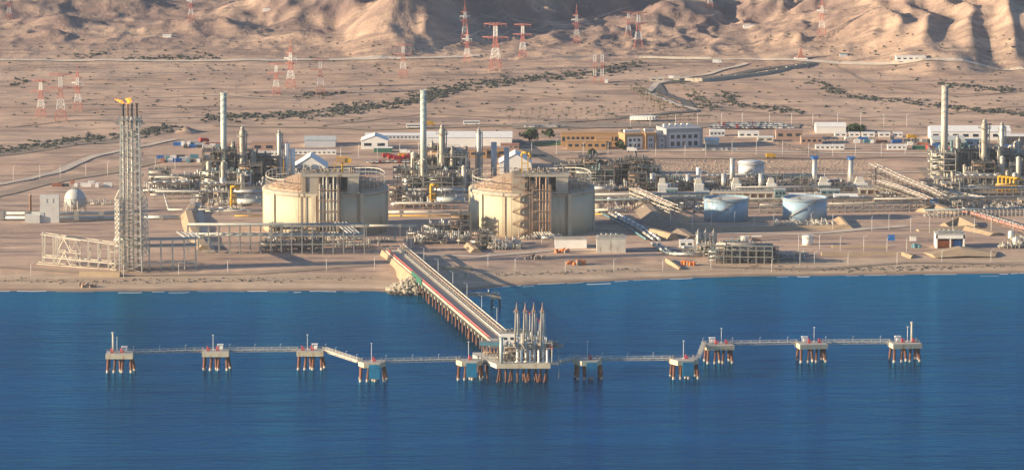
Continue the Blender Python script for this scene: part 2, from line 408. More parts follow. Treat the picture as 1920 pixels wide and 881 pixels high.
# ------------------------------------------------------------------ the sea
def build_sea():
    m = bpy.data.materials.new('sea_water'); m.use_nodes = True
    N = m.node_tree.nodes; L = m.node_tree.links; b = N['Principled BSDF']
    b.inputs['Roughness'].default_value = 0.18; b.inputs['IOR'].default_value = 1.33
    b.inputs['Specular IOR Level'].default_value = 0.10
    geo = N.new('ShaderNodeNewGeometry')
    def nz(scale, detail, st, dist=0.0, off=(0, 0, 0)):
        t = N.new('ShaderNodeTexNoise'); t.inputs['Scale'].default_value = scale; t.inputs['Detail'].default_value = detail; t.inputs['Distortion'].default_value = dist
        v = N.new('ShaderNodeVectorMath'); v.operation = 'MULTIPLY_ADD'; v.inputs[1].default_value = st; v.inputs[2].default_value = off
        L.new(geo.outputs['Position'], v.inputs[0]); L.new(v.outputs[0], t.inputs['Vector']); return t.outputs['Fac']
    def rng(f, a, c, d=0.0, e=1.0):
        r = N.new('ShaderNodeMapRange'); r.inputs['From Min'].default_value = a; r.inputs['From Max'].default_value = c
        r.inputs['To Min'].default_value = d; r.inputs['To Max'].default_value = e; L.new(f, r.inputs['Value']); return r.outputs[0]
    def mix(fac, c1, c2):
        x = N.new('ShaderNodeMix'); x.data_type = 'RGBA'; L.new(fac, x.inputs[0])
        for i, c in ((6, c1), (7, c2)):
            if isinstance(c, tuple): x.inputs[i].default_value = (*c, 1)
            else: L.new(c, x.inputs[i])
        return x.outputs[2]
    sep = N.new('ShaderNodeSeparateXYZ'); L.new(geo.outputs['Position'], sep.inputs[0])
    # shallower, greener water over the sand near the beach
    add = N.new('ShaderNodeMath'); add.operation = 'MULTIPLY_ADD'; add.inputs[1].default_value = 90.0
    L.new(nz(0.004, 4, (1, 1, 1)), add.inputs[0]); L.new(sep.outputs[1], add.inputs[2])
    shallow = rng(add.outputs[0], 3010, 3270)
    deep = mix(rng(nz(0.035, 8, (0.22, 1.4, 1), 0.5), 0.38, 0.62), (0.0, 0.026, 0.090), (0.0, 0.050, 0.150))
    deep = mix(rng(nz(0.0055, 5, (0.5, 1.8, 1), 0.8), 0.42, 0.60), deep, (0.0, 0.022, 0.070))
    c = mix(shallow, deep, (0.003, 0.130, 0.225))
    w = N.new('ShaderNodeMath'); w.operation = 'MULTIPLY_ADD'; w.inputs[1].default_value = 0.55
    L.new(nz(0.10, 6, (0.45, 1.5, 1), 0.4), w.inputs[0]); 
    w2 = N.new('ShaderNodeMath'); w2.operation = 'MULTIPLY'; w2.inputs[1].default_value = 1.0
    L.new(nz(0.028, 5, (0.4, 1.5, 1), 0.6), w2.inputs[0]); L.new(w2.outputs[0], w.inputs[2])
    w3 = N.new('ShaderNodeMath'); w3.operation = 'MULTIPLY_ADD'; w3.inputs[1].default_value = 0.16
    L.new(nz(0.45, 4, (0.6, 1.3, 1)), w3.inputs[0]); L.new(w.outputs[0], w3.inputs[2])
    bp = N.new('ShaderNodeBump'); bp.inputs['Distance'].default_value = 2.6; bp.inputs['Strength'].default_value = 0.9
    L.new(w3.outputs[0], bp.inputs['Height'])
    df = N.new('ShaderNodeBsdfDiffuse'); L.new(c, df.inputs['Color']); L.new(bp.outputs[0], df.inputs['Normal'])
    gl = N.new('ShaderNodeBsdfGlossy'); gl.inputs['Roughness'].default_value = 0.13; gl.inputs['Color'].default_value = (.05, .43, .84, 1); L.new(bp.outputs[0], gl.inputs['Normal'])
    fr = N.new('ShaderNodeFresnel'); fr.inputs['IOR'].default_value = 1.33; L.new(bp.outputs[0], fr.inputs['Normal'])
    fm = N.new('ShaderNodeMath'); fm.operation = 'MULTIPLY'; fm.inputs[1].default_value = 1.25; fm.use_clamp = True; L.new(fr.outputs[0], fm.inputs[0])
    ms = N.new('ShaderNodeMixShader'); L.new(fm.outputs[0], ms.inputs[0]); L.new(df.outputs[0], ms.inputs[1]); L.new(gl.outputs[0], ms.inputs[2])
    N.remove(b); L.new(ms.outputs[0], N['Material Output'].inputs['Surface'])
    mb = MB(); mb.poly([(-3200, 300, 0), (3200, 300, 0), (3200, 3600, 0), (-3200, 3600, 0)])
    tag(mb.build('sea', m), 'deep blue rippled sea, greener towards the beach', kind='structure')
    # broken foam line where small waves reach the sand
    fo = MB(); x = -400.0
    while x < 400:
        L_ = random.uniform(4, 26); 
        if random.random() < 0.85:
            k = max(2, int(L_ / 4)); off = random.uniform(-5, -0.5) if random.random() < 0.85 else random.uniform(-14, -6); w_ = random.uniform(0.6, 2.8)
            pts = [(x + L_ * i / k, shore(x + L_ * i / k) + off + random.uniform(-.5, .5)) for i in range(k + 1)]
            for (ax, ay), (bx, by) in zip(pts, pts[1:]):
                fo.poly([(ax, ay - w_/2, 0.05), (bx, by - w_/2, 0.05), (bx, by + w_/2, 0.05), (ax, ay + w_/2, 0.05)])
        x += L_ + random.uniform(0, 6)
    tag(fo.build('surf_foam', 'foam'), 'thin broken line of white foam along the beach', kind='stuff')
build_sea()

def strip(name, pts, width, m, label, lift=0.3, kind='structure', step=6.0):
    """a road or track laid on the ground through photo points"""
    W = [G(*p) if not isinstance(p, Vector) else p for p in pts]
    mb = MB(); out = []
    for a, b in zip(W, W[1:]):
        n = max(1, int((b - a).length / step))
        out += [a + (b - a) * (i / n) for i in range(n)]
    out.append(W[-1]); L_ = []
    for i, p in enumerate(out):
        d = out[min(i+1, len(out)-1)] - out[max(i-1, 0)]; d.z = 0
        if d.length < 1e-6: d = Vector((1, 0, 0))
        d.normalize(); s = Vector((-d.y, d.x, 0)); w = width/2 if not isinstance(width, tuple) else (width[0] + (width[1]-width[0])*i/len(out))/2
        l = p + s*w; r = p - s*w; q = [l, p, r]
        for v in q: v.z = max(ter(v.x, v.y), 0) + lift
        L_.append([tuple(v) for v in q])
    for A, B in zip(L_, L_[1:]):
        for k in (0, 1):
            mb.v += [A[k], A[k+1], B[k+1], B[k]]; n = len(mb.v); mb.f.append((n-4, n-3, n-2, n-1)); mb.sm.append(False)
    return tag(mb.build(name, m), label, kind=kind)

def berm(name, pts, h, top, slope, m, label, kind='structure', base=None):
    """an earth bank along photo points: flat top, sloping sides"""
    W = [G(*p) if not isinstance(p, Vector) else p for p in pts]
    mb = MB(); secs = []
    for i, p in enumerate(W):
        d = W[min(i+1, len(W)-1)] - W[max(i-1, 0)]; d.z = 0; d.normalize(); s = Vector((-d.y, d.x, 0))
        hh = h[i] if isinstance(h, (list, tuple)) else h
        z = ter(p.x, p.y) - 0.6 if base is None else base
        o = hh * slope + 0.6*slope
        secs.append([p + s*(top/2+o), p + s*(top/2), p - s*(top/2), p - s*(top/2+o)])
        for k, v in enumerate(secs[-1]): v.z = z if k in (0, 3) else z + hh + 0.6
    for A, B in zip(secs, secs[1:]):
        for k in range(3): mb.poly([A[k], A[k+1], B[k+1], B[k]])
    mb.poly(secs[0]); mb.poly(list(reversed(secs[-1])))
    o = mb.build(name, m)
    return tag(o, label, kind=kind)

# ================================================================== the jetty
ZD = 9.6
def dolphin_piles(root, w, d, z, spec, name='pile'):
    for (tx, ty, bx, by) in spec:
        a = MB(); a.tube((tx, ty, z), (bx, by, -6), 0.72, 0.72, n=8); pl = a.build(name, 'pile', root)
        g = MB(); 
        ax = tx + (bx-tx) * (z-1.3)/(z+6); ay = ty + (by-ty) * (z-1.3)/(z+6)
        g.tube((ax, ay, 1.3), (tx + (bx-tx)*(z+1)/(z+6), ty + (by-ty)*(z+1)/(z+6), -1), 0.80, n=8); g.build('marine_growth', 'growth', pl)
def gear_hook(root, x, y, z):
    h = MB(); h.box((x, y, z+0.4), (1.8, 1.4, 0.8)); h.tube((x-.4, y, z+.8), (x-.4, y, z+1.9), .35, n=8); h.tube((x+.5, y-.4, z+.8), (x+.5, y-.9, z+1.5), .3, n=8)
    h.ball((x-.4, y, z+2.0), .5, 8, 5); h.build('mooring_hook', 'redpaint', root)
def cabinet(root, x, y, z):
    s = MB()
    for dx in (-1.3, 1.3):
        for dy in (-.9, .9): s.bar((x+dx, y+dy, z), (x+dx, y+dy, z+2.9), .2)
    s.box((x, y, z+3.05), (3.3, 2.4, .35)); s.box((x+.3, y+.4, z+1.2), (1.6, .9, 1.9)); s.build('shelter', 'white', root)
def mast(root, x, y, z, h, m='white'):
    a = MB(); a.tube((x, y, z), (x, y, z+h), .16, .10, n=6); a.box((x, y-.4, z+h), (.9, .9, .25)); a.box((x, y, z+.4), (.7, .7, .8)); a.build('lamp_mast', m, root)
def rail_rect(mb, x0, y0, x1, y1, z, n=6, h=1.15, w=.09):
    c = [(x0, y0), (x1, y0), (x1, y1), (x0, y1), (x0, y0)]
    for (ax, ay), (bx, by) in zip(c, c[1:]):
        mb.bar((ax, ay, z+h), (bx, by, z+h), w); mb.bar((ax, ay, z+h*.5), (bx, by, z+h*.5), w*.8)
        for k in range(n): mb.bar((ax+(bx-ax)*k/n, ay+(by-ay)*k/n, z), (ax+(bx-ax)*k/n, ay+(by-ay)*k/n, z+h), w)
def mooring_dolphin(px, py, w_px, label, rz=0.0, kind='mooring', beacon=False, flip=1):
    p = Z(px, py); s = mpp(p); w = w_px * s; d = w * .82; z = 7.4; t = 2.4
    r = T('mooring_dolphin' if kind == 'mooring' else 'breasting_dolphin', label, 'dolphin', p, R(rz), 'mooring dolphins' if kind == 'mooring' else 'breasting dolphins')
    hw, hd = w/2, d/2
    if kind == 'mooring': ring = [(-hw, -hd), (hw, -hd), (hw, hd), (-hw, hd)]
    else: ring = [(-hw, hd*.2), (-hw*.62, -hd), (hw*.55, -hd), (hw, -hd*.1), (hw, hd), (-hw, hd)]
    k = MB(); k.prism(ring, z, z+t); k.build('pile_cap', 'deckside', r)
    k = MB(); k.prism([(a*.985, b*.985) for a, b in ring], z+t+.004, z+t+.18); k.build('deck', 'deck', r)
    sp = []
    for i, fx in enumerate((-.82, -.28, .28, .82)):
        for fy in (-.62, .62):
            if kind == 'mooring' and i in (1, 2) and fy > 0: continue
            sp.append((fx*hw, fy*hd, fx*hw*(1.12 if i in (0, 3) else 1.75 if (i == 1) == (fy < 0) else .4), fy*hd*1.5))
    sp += [(0, 0, hw*.1, -hd*.5), (hw*.9, hd*.2, hw*1.2, hd*.8)]
    dolphin_piles(r, w, d, z+.05, sp)
    zt = z + t + .18
    ra = MB(); rail_rect(ra, -hw*.95, -hd*.4, hw*.95, hd*.95, zt, 7); ra.build('handrail', 'galv', r)
    if kind == 'mooring':
        gear_hook(r, -hw*.55*flip, -hd*.2, zt); gear_hook(r, hw*.15*flip, -hd*.1, zt)
        cabinet(r, hw*.32 if flip > 0 else -hw*.42, hd*.3, zt)
        mast(r, -hw*.22 if flip > 0 else hw*.25, hd*.3, zt, 8.0)
        if beacon:
            b = MB(); b.tube((-hw*.5*flip, hd*.1, zt), (-hw*.5*flip, hd*.1, zt+10.2), .55, .5, n=10); b.tube((-hw*.5*flip, hd*.1, zt+10.2), (-hw*.5*flip, hd*.1, zt+10.8), .75, n=10)
            b.ladder(-hw*.5*flip, hd*.1-.7, zt, zt+9.6, .3, .1); b.build('beacon_post', 'lat', r)
    else:
        gear_hook(r, hw*(.15 if flip > 0 else .05), 0, zt); mast(r, -hw*.05, hd*.1, zt, 9.5)
        b = MB(); b.box((hw*.12, -hd-.7, z-1.9), (w*.40, .7, 7.4)); f = b.build('fender_panel', 'fender', r)
        q = MB()
        for dz in (-3.2, -.6): q.tube((hw*.12-1, -hd-.35, z+1.2+dz), (hw*.12-1, -hd+.6, z+1.2+dz), .6, n=8); q.tube((hw*.12+1, -hd-.35, z+1.2+dz), (hw*.12+1, -hd+.6, z+1.2+dz), .6, n=8)
        q.build('fender_cone', 'darksteel', r)
        c = MB(); c.bar((hw*.12-2.2, -hd-.3, z-4.5), (hw*.12-1.8, -hd+.4, z+.5), .14); c.bar((hw*.12+2.2, -hd-.3, z-4.5), (hw*.12+1.8, -hd+.4, z+.5), .14); c.build('chain', 'darksteel', r)
        for xx in (-hw*.75, hw*.7): 
            b = MB(); b.tube((xx, hd*.3, zt), (xx, hd*.3, zt+1.4), .35, n=8); b.box((xx, hd*.3, zt+1.6), (1.1, .6, .5)); b.build('bollard', 'galv', r)
    return r, p, w, z+t
DOL = {}
for key, a in {
 'L1': (225, 696, 51, 'outermost mooring dolphin at the left end with tall pale beacon post', 0, 'mooring', True, 1),
 'L2': (405, 692, 50, 'second mooring dolphin from the left with red hooks and white shelter', 0, 'mooring', False, 1),
 'L3': (582, 691, 50, 'third mooring dolphin from the left where the sloping white catwalk starts', 0, 'mooring', False, 1),
 'R1': (1347, 679, 53, 'mooring dolphin behind the bent catwalk right of the blue fenders', 8, 'mooring', False, -1),
 'R2': (1521, 677, 54, 'second mooring dolphin from the right end with thin white mast', 10, 'mooring', False, -1),
 'R3': (1696, 676, 56, 'outermost mooring dolphin at the right end with thick pale post', 10, 'mooring', True, -1),
 'B1': (698, 713, 51, 'breasting dolphin with blue fender left of the jetty, farther one', 3, 'breasting', False, 1),
 'B2': (880, 710, 49, 'breasting dolphin with blue fender just left of the loading platform', 3, 'breasting', False, -1),
 'B3': (1103, 709, 52, 'breasting dolphin with blue fender just right of the loading platform', 8, 'breasting', False, 1),
 'B4': (1283, 708, 53, 'breasting dolphin with blue fender right of the platform, farther one', 8, 'breasting', False, 1)}.items():
    r, p, w, z = mooring_dolphin(*a[:3], a[3], *a[4:]); DOL[key] = (p, w, z)

def catwalk(A, B, label, m='lat', h=1.6, w=1.6):
    d = B - A; n = max(4, int(d.length / 4.4)); s = Vector((-d.y, d.x, 0)).normalized() * (w/2)
    r = T('catwalk', label, 'catwalk', A, 0, 'catwalks linking the dolphins')
    f = MB()
    for sg in (-1, 1):
        f.bar(A + s*sg, B + s*sg, .36)
        lo = Vector((0, 0, -1.0)); f.bar(A + s*sg + lo, B + s*sg + lo, .22)
        for k in range(n):
            a = A + d*(k/n) + s*sg; b = A + d*((k+1)/n) + s*sg
            f.bar(a, a + lo, .22); f.bar(a + lo if k % 2 else a, b if k % 2 else b + lo, .18)
    f.build('truss', m, r, world=True)
    g = MB(); g.poly([A + s + Vector((0,0,.16)), B + s + Vector((0,0,.16)), B - s + Vector((0,0,.16)), A - s + Vector((0,0,.16))]); g.build('walkway', m, r, world=True)
    q = MB()
    for sg in (-1, 1):
        q.bar(A + s*sg + Vector((0,0,1.3)), B + s*sg + Vector((0,0,1.3)), .11); q.bar(A + s*sg + Vector((0,0,.8)), B + s*sg + Vector((0,0,.8)), .08)
        for k in range(n+1):
            a = A + d*(k/n) + s*sg; q.bar(a, a + Vector((0,0,1.35)), .2)
    q.build('handrail', m, r, world=True)
    l = MB()
    for k in range(0, n+1, 3):
        a = A + d*(k/n) + s; l.bar(a, a + Vector((0,0,2.7)), .12); l.bar(a+Vector((0,0,2.7)), a+Vector((.7,0,2.8)), .14)
    l.build('walkway_lamp', 'white', r, world=True)
    return r
def edge(k, side):
    p, w, z = DOL[k]; return Vector((p.x + side*w*.5, p.y + 2, z + .3))
catwalk(edge('L1', 1), edge('L2', -1), 'level grey catwalk between the two leftmost dolphins')
catwalk(edge('L2', 1), edge('L3', -1), 'level grey catwalk between the second and third dolphins from left')
catwalk(edge('L3', 1), edge('B1', -1), 'sunlit cream catwalk slanting towards the viewer left of the jetty', 'creamsteel')
catwalk(edge('B1', 1), edge('B2', -1), 'grey catwalk between the two left blue fendered dolphins')
catwalk(edge('B3', 1), edge('B4', -1), 'grey catwalk between the two right blue fendered dolphins')
catwalk(edge('B4', 1), edge('R1', -1), 'short grey catwalk slanting away behind the right blue fender')
catwalk(edge('R1', 1), edge('R2', -1), 'pale pinkish catwalk left of the second dolphin from the right')
catwalk(edge('R2', 1), edge('R3', -1), 'pale catwalk reaching the outermost right dolphin')

# trestle
TA = Z(743, 469, 9.0); TB = Z(944, 640, ZD)
TD = (TB - TA); TL = TD.length; TU = TD.normalized(); TS = Vector((-TU.y, TU.x, 0)).normalized()   # TS points to the viewer's right? fixed below
if TS.x < 0: TS = -TS
TW = 12.6
def tp(t, s, z=0.0):
    q = TA + TD*t + TS*s; return Vector((q.x, q.y, q.z + z))
def trestle():
    r = T('jetty_trestle', 'long straight jetty trestle on rusty piles from shore to loading platform', 'jetty', TA)
    g = MB(); h = TW/2
    def slab(mb, t0, t1, s0, s1, z0, z1):
        c = [tp(t0, s0), tp(t1, s0), tp(t1, s1), tp(t0, s1)]
        a = [Vector((v.x, v.y, v.z + z0)) for v in c]; b = [Vector((v.x, v.y, v.z + z1)) for v in c]
        mb.poly(b); mb.poly(a[::-1])
        for i in range(4): j = (i+1) % 4; mb.poly([a[i], a[j], b[j], b[i]])
    t_land = .30
    slab(g, 0, 1, -h, h, -.9, 0); g.build('deck', 'deck', r, True)
    g = MB(); slab(g, 0, 1, -h+1.6, -h+6.6, .004, .05); g.build('roadway', 'paleroad', r, True)
    g = MB(); slab(g, 0, 1, -h-.02, -h+.3, -1.3, .25); slab(g, 0, 1, h-.3, h+.02, -1.3, .25); slab(g, 0, 1, -h+6.8, -h+7.1, 0, .5); g.build('edge_beam', 'concrete', r, True)
    n = 23
    for i in range(n):
        t = t_land + (1 - t_land) * (i + .5) / n
        c = MB(); a = tp(t, -h-.6, -2.8); b = tp(t, h+.6, -2.8)
        c.tube(a, b, 1.15, n=4, smooth=False); cap = c.build('pile_cap', 'deckside', r, True)
        for s, k in ((-h+.5, -1), (0, 0), (h-.5, 1)):
            if i % 6 == 4 and k == -1:
                for e in (-3, 3):
                    q = MB(); q.tube(tp(t, s, -3), tp(t, s-1, -3) + TU*e + Vector((0, 0, -10.5)), .5, n=8); q.build('pile', 'pile', r, True)
            else:
                q = MB(); p = tp(t, s, -3); q.tube(p, (p.x, p.y, -5), .5, n=8); q.build('pile', 'pile', r, True)
    rl = MB()
    for s in (-h+.2, h-.2):
        rl.bar(tp(0, s, 1.7), tp(1, s, 1.7), .14); rl.bar(tp(0, s, 1.2), tp(1, s, 1.2), .1)
        for k in range(90): rl.bar(tp(k/90, s, .5), tp(k/90, s, 1.7), .12)
    rl.build('handrail', 'galv', r, True)
    # pipes on sleepers along the right-hand side
    for k in range(46):
        t = (k+.5)/46; sl = MB()
        sl.bar(tp(t, -h+7.6, .2), tp(t, h-.8, .2), .45)
        for s in (-h+8.2, h-1.0): sl.bar(tp(t, s, 0), tp(t, s, 3.3), .26)
        sl.bar(tp(t, -h+8.2, 3.2), tp(t, h-1.0, 3.2), .26)
        sl.build('pipe_support', 'creamsteel', r, True)
    return r
trestle()
def trestle_pipe(s, z, rad, m, label, t0=0.0, t1=1.0):
    a = tp(t0, s, z); r = T('pipeline', label, 'pipeline', a, 0, 'pipelines along the trestle')
    p = MB(); p.tube(a, tp(t1, s, z), rad, n=10); p.build('pipe', m, r, True)
    j = MB(); n = 26
    for k in range(n):
        t = t0 + (t1-t0)*(k+.5)/n; q = tp(t, s, z); j = MB(); j.tube(q - TU*.35, q + TU*.35, rad*1.22, n=10); j.build('flange', 'galv' if m != 'redpaint' else 'redpaint', r, True)
hw_ = TW/2
trestle_pipe(-hw_+.75, 1.0, .62, 'redpaint', 'red fire water pipe along the left edge of the trestle', 0.02, .97)
trestle_pipe(hw_-1.8, 1.1, .55, 'insul', 'rightmost thick silver pipe low on the trestle rack')
trestle_pipe(hw_-3.5, 1.1, .5, 'steel', 'second weathered grey pipe from the right low on the trestle')
trestle_pipe(hw_-5.2, 1.1, .45, 'insul', 'third silver pipe from the right beside the trestle road')
trestle_pipe(hw_-2.0, 3.6, .36, 'lat', 'upper pale pipe on top of the trestle rack, outer side')
trestle_pipe(hw_-4.2, 3.6, .3, 'brownsteel', 'upper brown pipe on top of the trestle rack, road side')
# lamp posts of the jetty
def lamp_post(name, h, arm=1.6, m='white', group='lamp posts'):
    r = T(name, 'x', 'lamp post', (0, 0, 0), 0, group)
    a = MB(); a.tube((0, 0, 0), (0, 0, h), .15, .09, n=6); a.build('pole', m, r)
    b = MB(); b.bar((0, 0, h), (arm, 0, h+.4), .08); b.box((arm, 0, h+.35), (.8, .35, .16)); b.build('lamp_head', m, r)
    return r
jl = lamp_post('jetty_lamp_post', 10.5)
jlpos = (.06, .19, .33, .47, .60, .73, .86)
for k, t in enumerate(jlpos):
    place(jl, tp(t, hw_-.7), pi, 'slim white lamp post on the trestle edge, %s from the shore' % ORD[k], 'lamp posts along the trestle')
for t0, t1, lab in ((.27, .37, 'green mesh fence panel on the left edge of the trestle'), ):
    g = MB(); g.poly([tp(t0, -hw_-.25, -2.6), tp(t1, -hw_-.25, -2.6), tp(t1, -hw_-.25, 1.5), tp(t0, -hw_-.25, 1.5)]); g.poly([tp(t0, -hw_-.4, -2.6), tp(t1, -hw_-.4, -2.6), tp(t1, -hw_-.4, 1.5), tp(t0, -hw_-.4, 1.5)])
    tag(g.build('mesh_panel', 'green', origin=tp(t0, -hw_-.3)), lab, 'fence panel')

# shore abutment and rock armour
def abut():
    mb = MB(); A = tp(-.02, 0); 
    secs = []
    for t, dl in ((-.03, 10), (.1, 15), (.2, 19), (.285, 22)):
        p = tp(t, 0); h = hw_ + 1.0
        zt = p.z - 1.0
        l0 = p - TS*(h + dl*.28); l1 = p - TS*h; r1 = p + TS*h; r0 = p + TS*(h + dl*.8)
        secs.append([Vector((l0.x, l0.y, -1.0)), Vector((l1.x, l1.y, zt)), Vector((r1.x, r1.y, zt)), Vector((r0.x, r0.y, -1.0))])
    for a, b in zip(secs, secs[1:]):
        for k in range(3): mb.poly([a[k], a[k+1], b[k+1], b[k]])
    e = secs[-1]; tip = tp(.33, 0); l = Vector((tip.x-6, tip.y-3, -1)); r_ = Vector((tip.x+6, tip.y-3, -1))
    mb.poly([e[0], e[1], l]); mb.poly([e[1], e[2], r_, l]); mb.poly([e[2], e[3], r_])
    tag(mb.build('jetty_embankment', 'berm'), 'sandy embankment carrying the shore end of the trestle', kind='structure')
abut()
def boulder_mesh(seed, m):
    random.seed(seed); b = MB(); b.ball((0, 0, 0), 1.0, 7, 5, .8, .25); return b.build('boulder', m)
protos = [boulder_mesh(s, 'rock') for s in (1, 2, 3)] + [boulder_mesh(s, 'wetrock') for s in (4, 5)]
random.seed(21)
GB = 'pale limestone boulder in the rock armour heap at the trestle foot'
c0 = Z(766, 552, 0)
cnt = 0; usedp = set()
for k in range(230):
    a = random.uniform(pi, 2*pi + .5) if random.random() < .8 else random.uniform(0, pi); rr = random.random() ** .5
    x = c0.x + rr * 15.5 * cos(a) + 1.5; y = c0.y + 12 + rr * 17 * sin(a)
    z = max(0.1, 8.2 * (1 - rr) ** .8 + .2)
    wet = z < 1.3 and sin(a) < .3
    i = (3 + k % 2) if wet else k % 3
    o = protos[i] if i not in usedp else protos[i].copy()
    if i in usedp: COL.objects.link(o)
    usedp.add(i)
    o.location = (x, y, z); s = random.uniform(.9, 1.9); o.scale = (s*random.uniform(.8, 1.3), s*random.uniform(.8, 1.3), s*random.uniform(.6, 1))
    o.rotation_euler = (random.uniform(-.5, .5), random.uniform(-.5, .5), random.uniform(0, 6))
    tag(o, 'dark wet boulder at the waterline of the rock armour heap' if wet else GB, 'boulder', 'wet boulders of the rock armour' if wet else 'dry boulders of the rock armour')
core = MB(); core.lathe((c0.x+1.5, c0.y+12, -1), [(15.5, 0), (11.5, 3.2), (7, 6.5), (3, 8.2), (.5, 8.8)], 20)
tag(core.build('rock_fill', 'rock'), 'limestone fill under the rock armour boulders', kind='structure')
# intake pier right of the trestle
def side_pier():
    A = Z(868, 552, 6.0); B = Z(936, 552, 6.0)
    r = T('side_pier', 'low side pier with pipes branching right off the trestle', 'pier', A)
    d = MB(); d.b0(A.x-4, A.y-2.2, 5.0, B.x, A.y+2.2, 6.0); d.build('deck', 'concrete', r, True)
    h = MB(); rail_rect(h, A.x-4, A.y-2, B.x, A.y+2, 6.0, 9); h.build('handrail', 'galv', r, True)
    p = MB(); 
    for dy in (-.9, .6): p.tube((A.x-4, A.y+dy, 6.8), (B.x-2, A.y+dy, 6.8), .45, n=8)
    p.tube((B.x-6, A.y-.9, 6.8), (B.x-6, A.y-.9, 9), .4, n=8)
    p.build('pipe', 'insul', r, True)
    c = MB(); c.box((B.x-2, A.y, 4.2), (6, 5, 1.8)); c.build('pile_cap', 'concrete', r, True)
    for dx, dy, o in ((-4, -1.5, -1.2), (0, -1.5, 1.2), (-4, 1.5, -1.2), (0, 1.5, 1.2)):
        q = MB(); q.tube((B.x+dx, A.y+dy, 3.4), (B.x+dx+o, A.y+dy, -5), .6, n=8); q.build('pile', 'darksteel', r, True)
side_pier()

# ------------------------------------------------------------------ loading platform
PF = Z(981, 683, ZD)          # middle of the front edge
S = mpp(PF)
XL, XR = (932-960)*S, (1031-960)*S
YF = PF.y; YB = YF + 44
def platform():
    r = T('loading_platform', 'concrete loading platform on clustered rusty piles at the trestle end', 'platform', (PF.x, YF, 0))
    ring = [(XL, YF), (XR, YF), (XR, YB-4), (XL-4, YB+8), (XL-13, YB+14), (XL-12, YB-2)]
    ring = [(XL, YF), (XR, YF), (XR, YB), (XL-13, YB), (XL-13, YB-8)]
    a = MB(); a.prism(ring, ZD-2.3, ZD); a.build('deck', 'deck', r, True)
    a = MB(); a.b0(XL-.3, YF-.5, ZD-2.0, XR+.3, YF-.01, ZD+.25)
    a.build('edge_beam', 'deckside', r, True)
    for i in range(9):
        for j in range(8):
            x = XL + 1.5 + (XR-XL-3)*i/8; y = YF + 3 + 38*j/7
            q = MB(); o = random.choice((-2.5, 0, 0, 2.5)) if j == 0 else 0
            q.tube((x, y, ZD-2.2), (x+o, y - (2 if j == 0 else 0), -6), .55, n=8); q.build('pile', 'pile', r, True)
    for i, (x, y) in enumerate(((XL-5, YF+16), (XL-8, YF+26), (XL-10, YF+36), (XL-6, YF+40))):
        q = MB(); q.tube((x, y, ZD-2.2), (x, y, -6), .55, n=8); q.build('pile', 'pile', r, True)
    h = MB(); rail_rect(h, XL+.3, YF+.3, XR-.3, YB-.5, ZD, 16, w=.12); h.build('handrail', 'galv', r, True)
    c = MB(); rail_rect(c, XR, YF+2, XR+5, YF+9, ZD-.2, 3, w=.14); c.b0(XR, YF+2, ZD-.5, XR+5, YF+9, ZD-.25); c.bar((XR+4.6, YF+2, 2), (XR+4.6, YF+2, ZD+8), .3); c.bar((XR+4.6, YF+9, 2), (XR+4.6, YF+9, ZD), .3)
    c.build('side_landing', 'galv', r, True)
    return r
platform()
def loading_arm():
    r = T('marine_loader', 'x', 'loading arm', (0, 0, 0), 0, 'marine loading arms')
    a = MB()
    a.lathe((0, 0, 0), [(1.0, 0), (1.0, .5), (.5, .6), (.5, 9.5), (.75, 9.6), (.75, 10.8), (.4, 11.0)], 12)
    a.build('riser', 'white', r)
    b = MB()                      # inboard arm: upright, tapering, with lattice stiffener
    b.tube((.5, 0, 11), (.1, 0, 27.5), .42, .34, n=8); b.tube((1.2, .5, 13), (.7, .5, 26.0), .2, n=8)
    for k in range(12): b.bar((.4, 0, 12.5+k*1.1), (1.1, .5, 13.2+k*1.1), .2)
    b.build('inboard_arm', 'lat', r)
    c = MB(); c.tube((-1.0, -.9, 9.2), (-.7, -.9, 27.0), .46, .38, n=8); c.tube((-1.1, -.9, 9.2), (-.4, -.9, 7.2), .5, n=8); c.ball((-1.1, -.9, 9), .8, 8, 6)
    for k in range(14): c.box((-1.0, -1.35, 10.5+k*1.15), (.5, .3, .28))
    c.build('outboard_arm', 'column', r)
    d = MB(); d.tube((-.4, -1.1, 26.9), (-.4, .9, 26.9), .95, n=12); d.lathe((-.3, 0, 27.6), [(.55, 0), (.4, 1.0), (.2, 2.2), (.1, 4.0)], 8); d.box((-1.3, 0, 26.6), (1.2, .8, .6)); d.build('apex_sheave', 'pinkwall', r)
    e = MB(); e.box((.6, 1.6, 8.2), (1.8, 2.2, 2.6)); e.bar((0, 0, 11), (.6, 1.6, 8.4), .5); e.build('counterweight', 'column', r)
    f = MB(); f.path([(-.3, 0, 10.2), (1.0, -.6, 11.4), (.9, -.7, 13.4), (-.3, -.5, 14.4)], .36, 8); f.build('swivel_joint', 'white', r)
    g = MB(); g.box((0, -.3, 2.2), (3.0, 2.4, .16)); g.ladder(.9, -.9, 0, 12, .35, .12); rail_rect(g, -1.5, -1.5, 1.5, .9, 6.0, 3); g.box((0, -.3, 6.0), (3.0, 2.4, .14)); g.build('platform', 'galv', r)
    h = MB(); h.lathe((1.9, -2.2, 0), [(.7, 0), (.7, .4), (.48, .5), (.48, 6.2), (.2, 6.8)], 10); h.build('nozzle_post', 'white', r)
    return r
la = loading_arm()
for k, (px, lab) in enumerate(((970, 'leftmost of the four upright white loading arms'), (986, 'second from the left of the four loading arms'),
                 (1002, 'third from the left of the four loading arms'), (1018, 'rightmost of the four upright white loading arms'))):
    place(la, ((px-960)*S*1.004 , YF + 9, ZD), 0, lab, sc=(1.15, 1, .99))
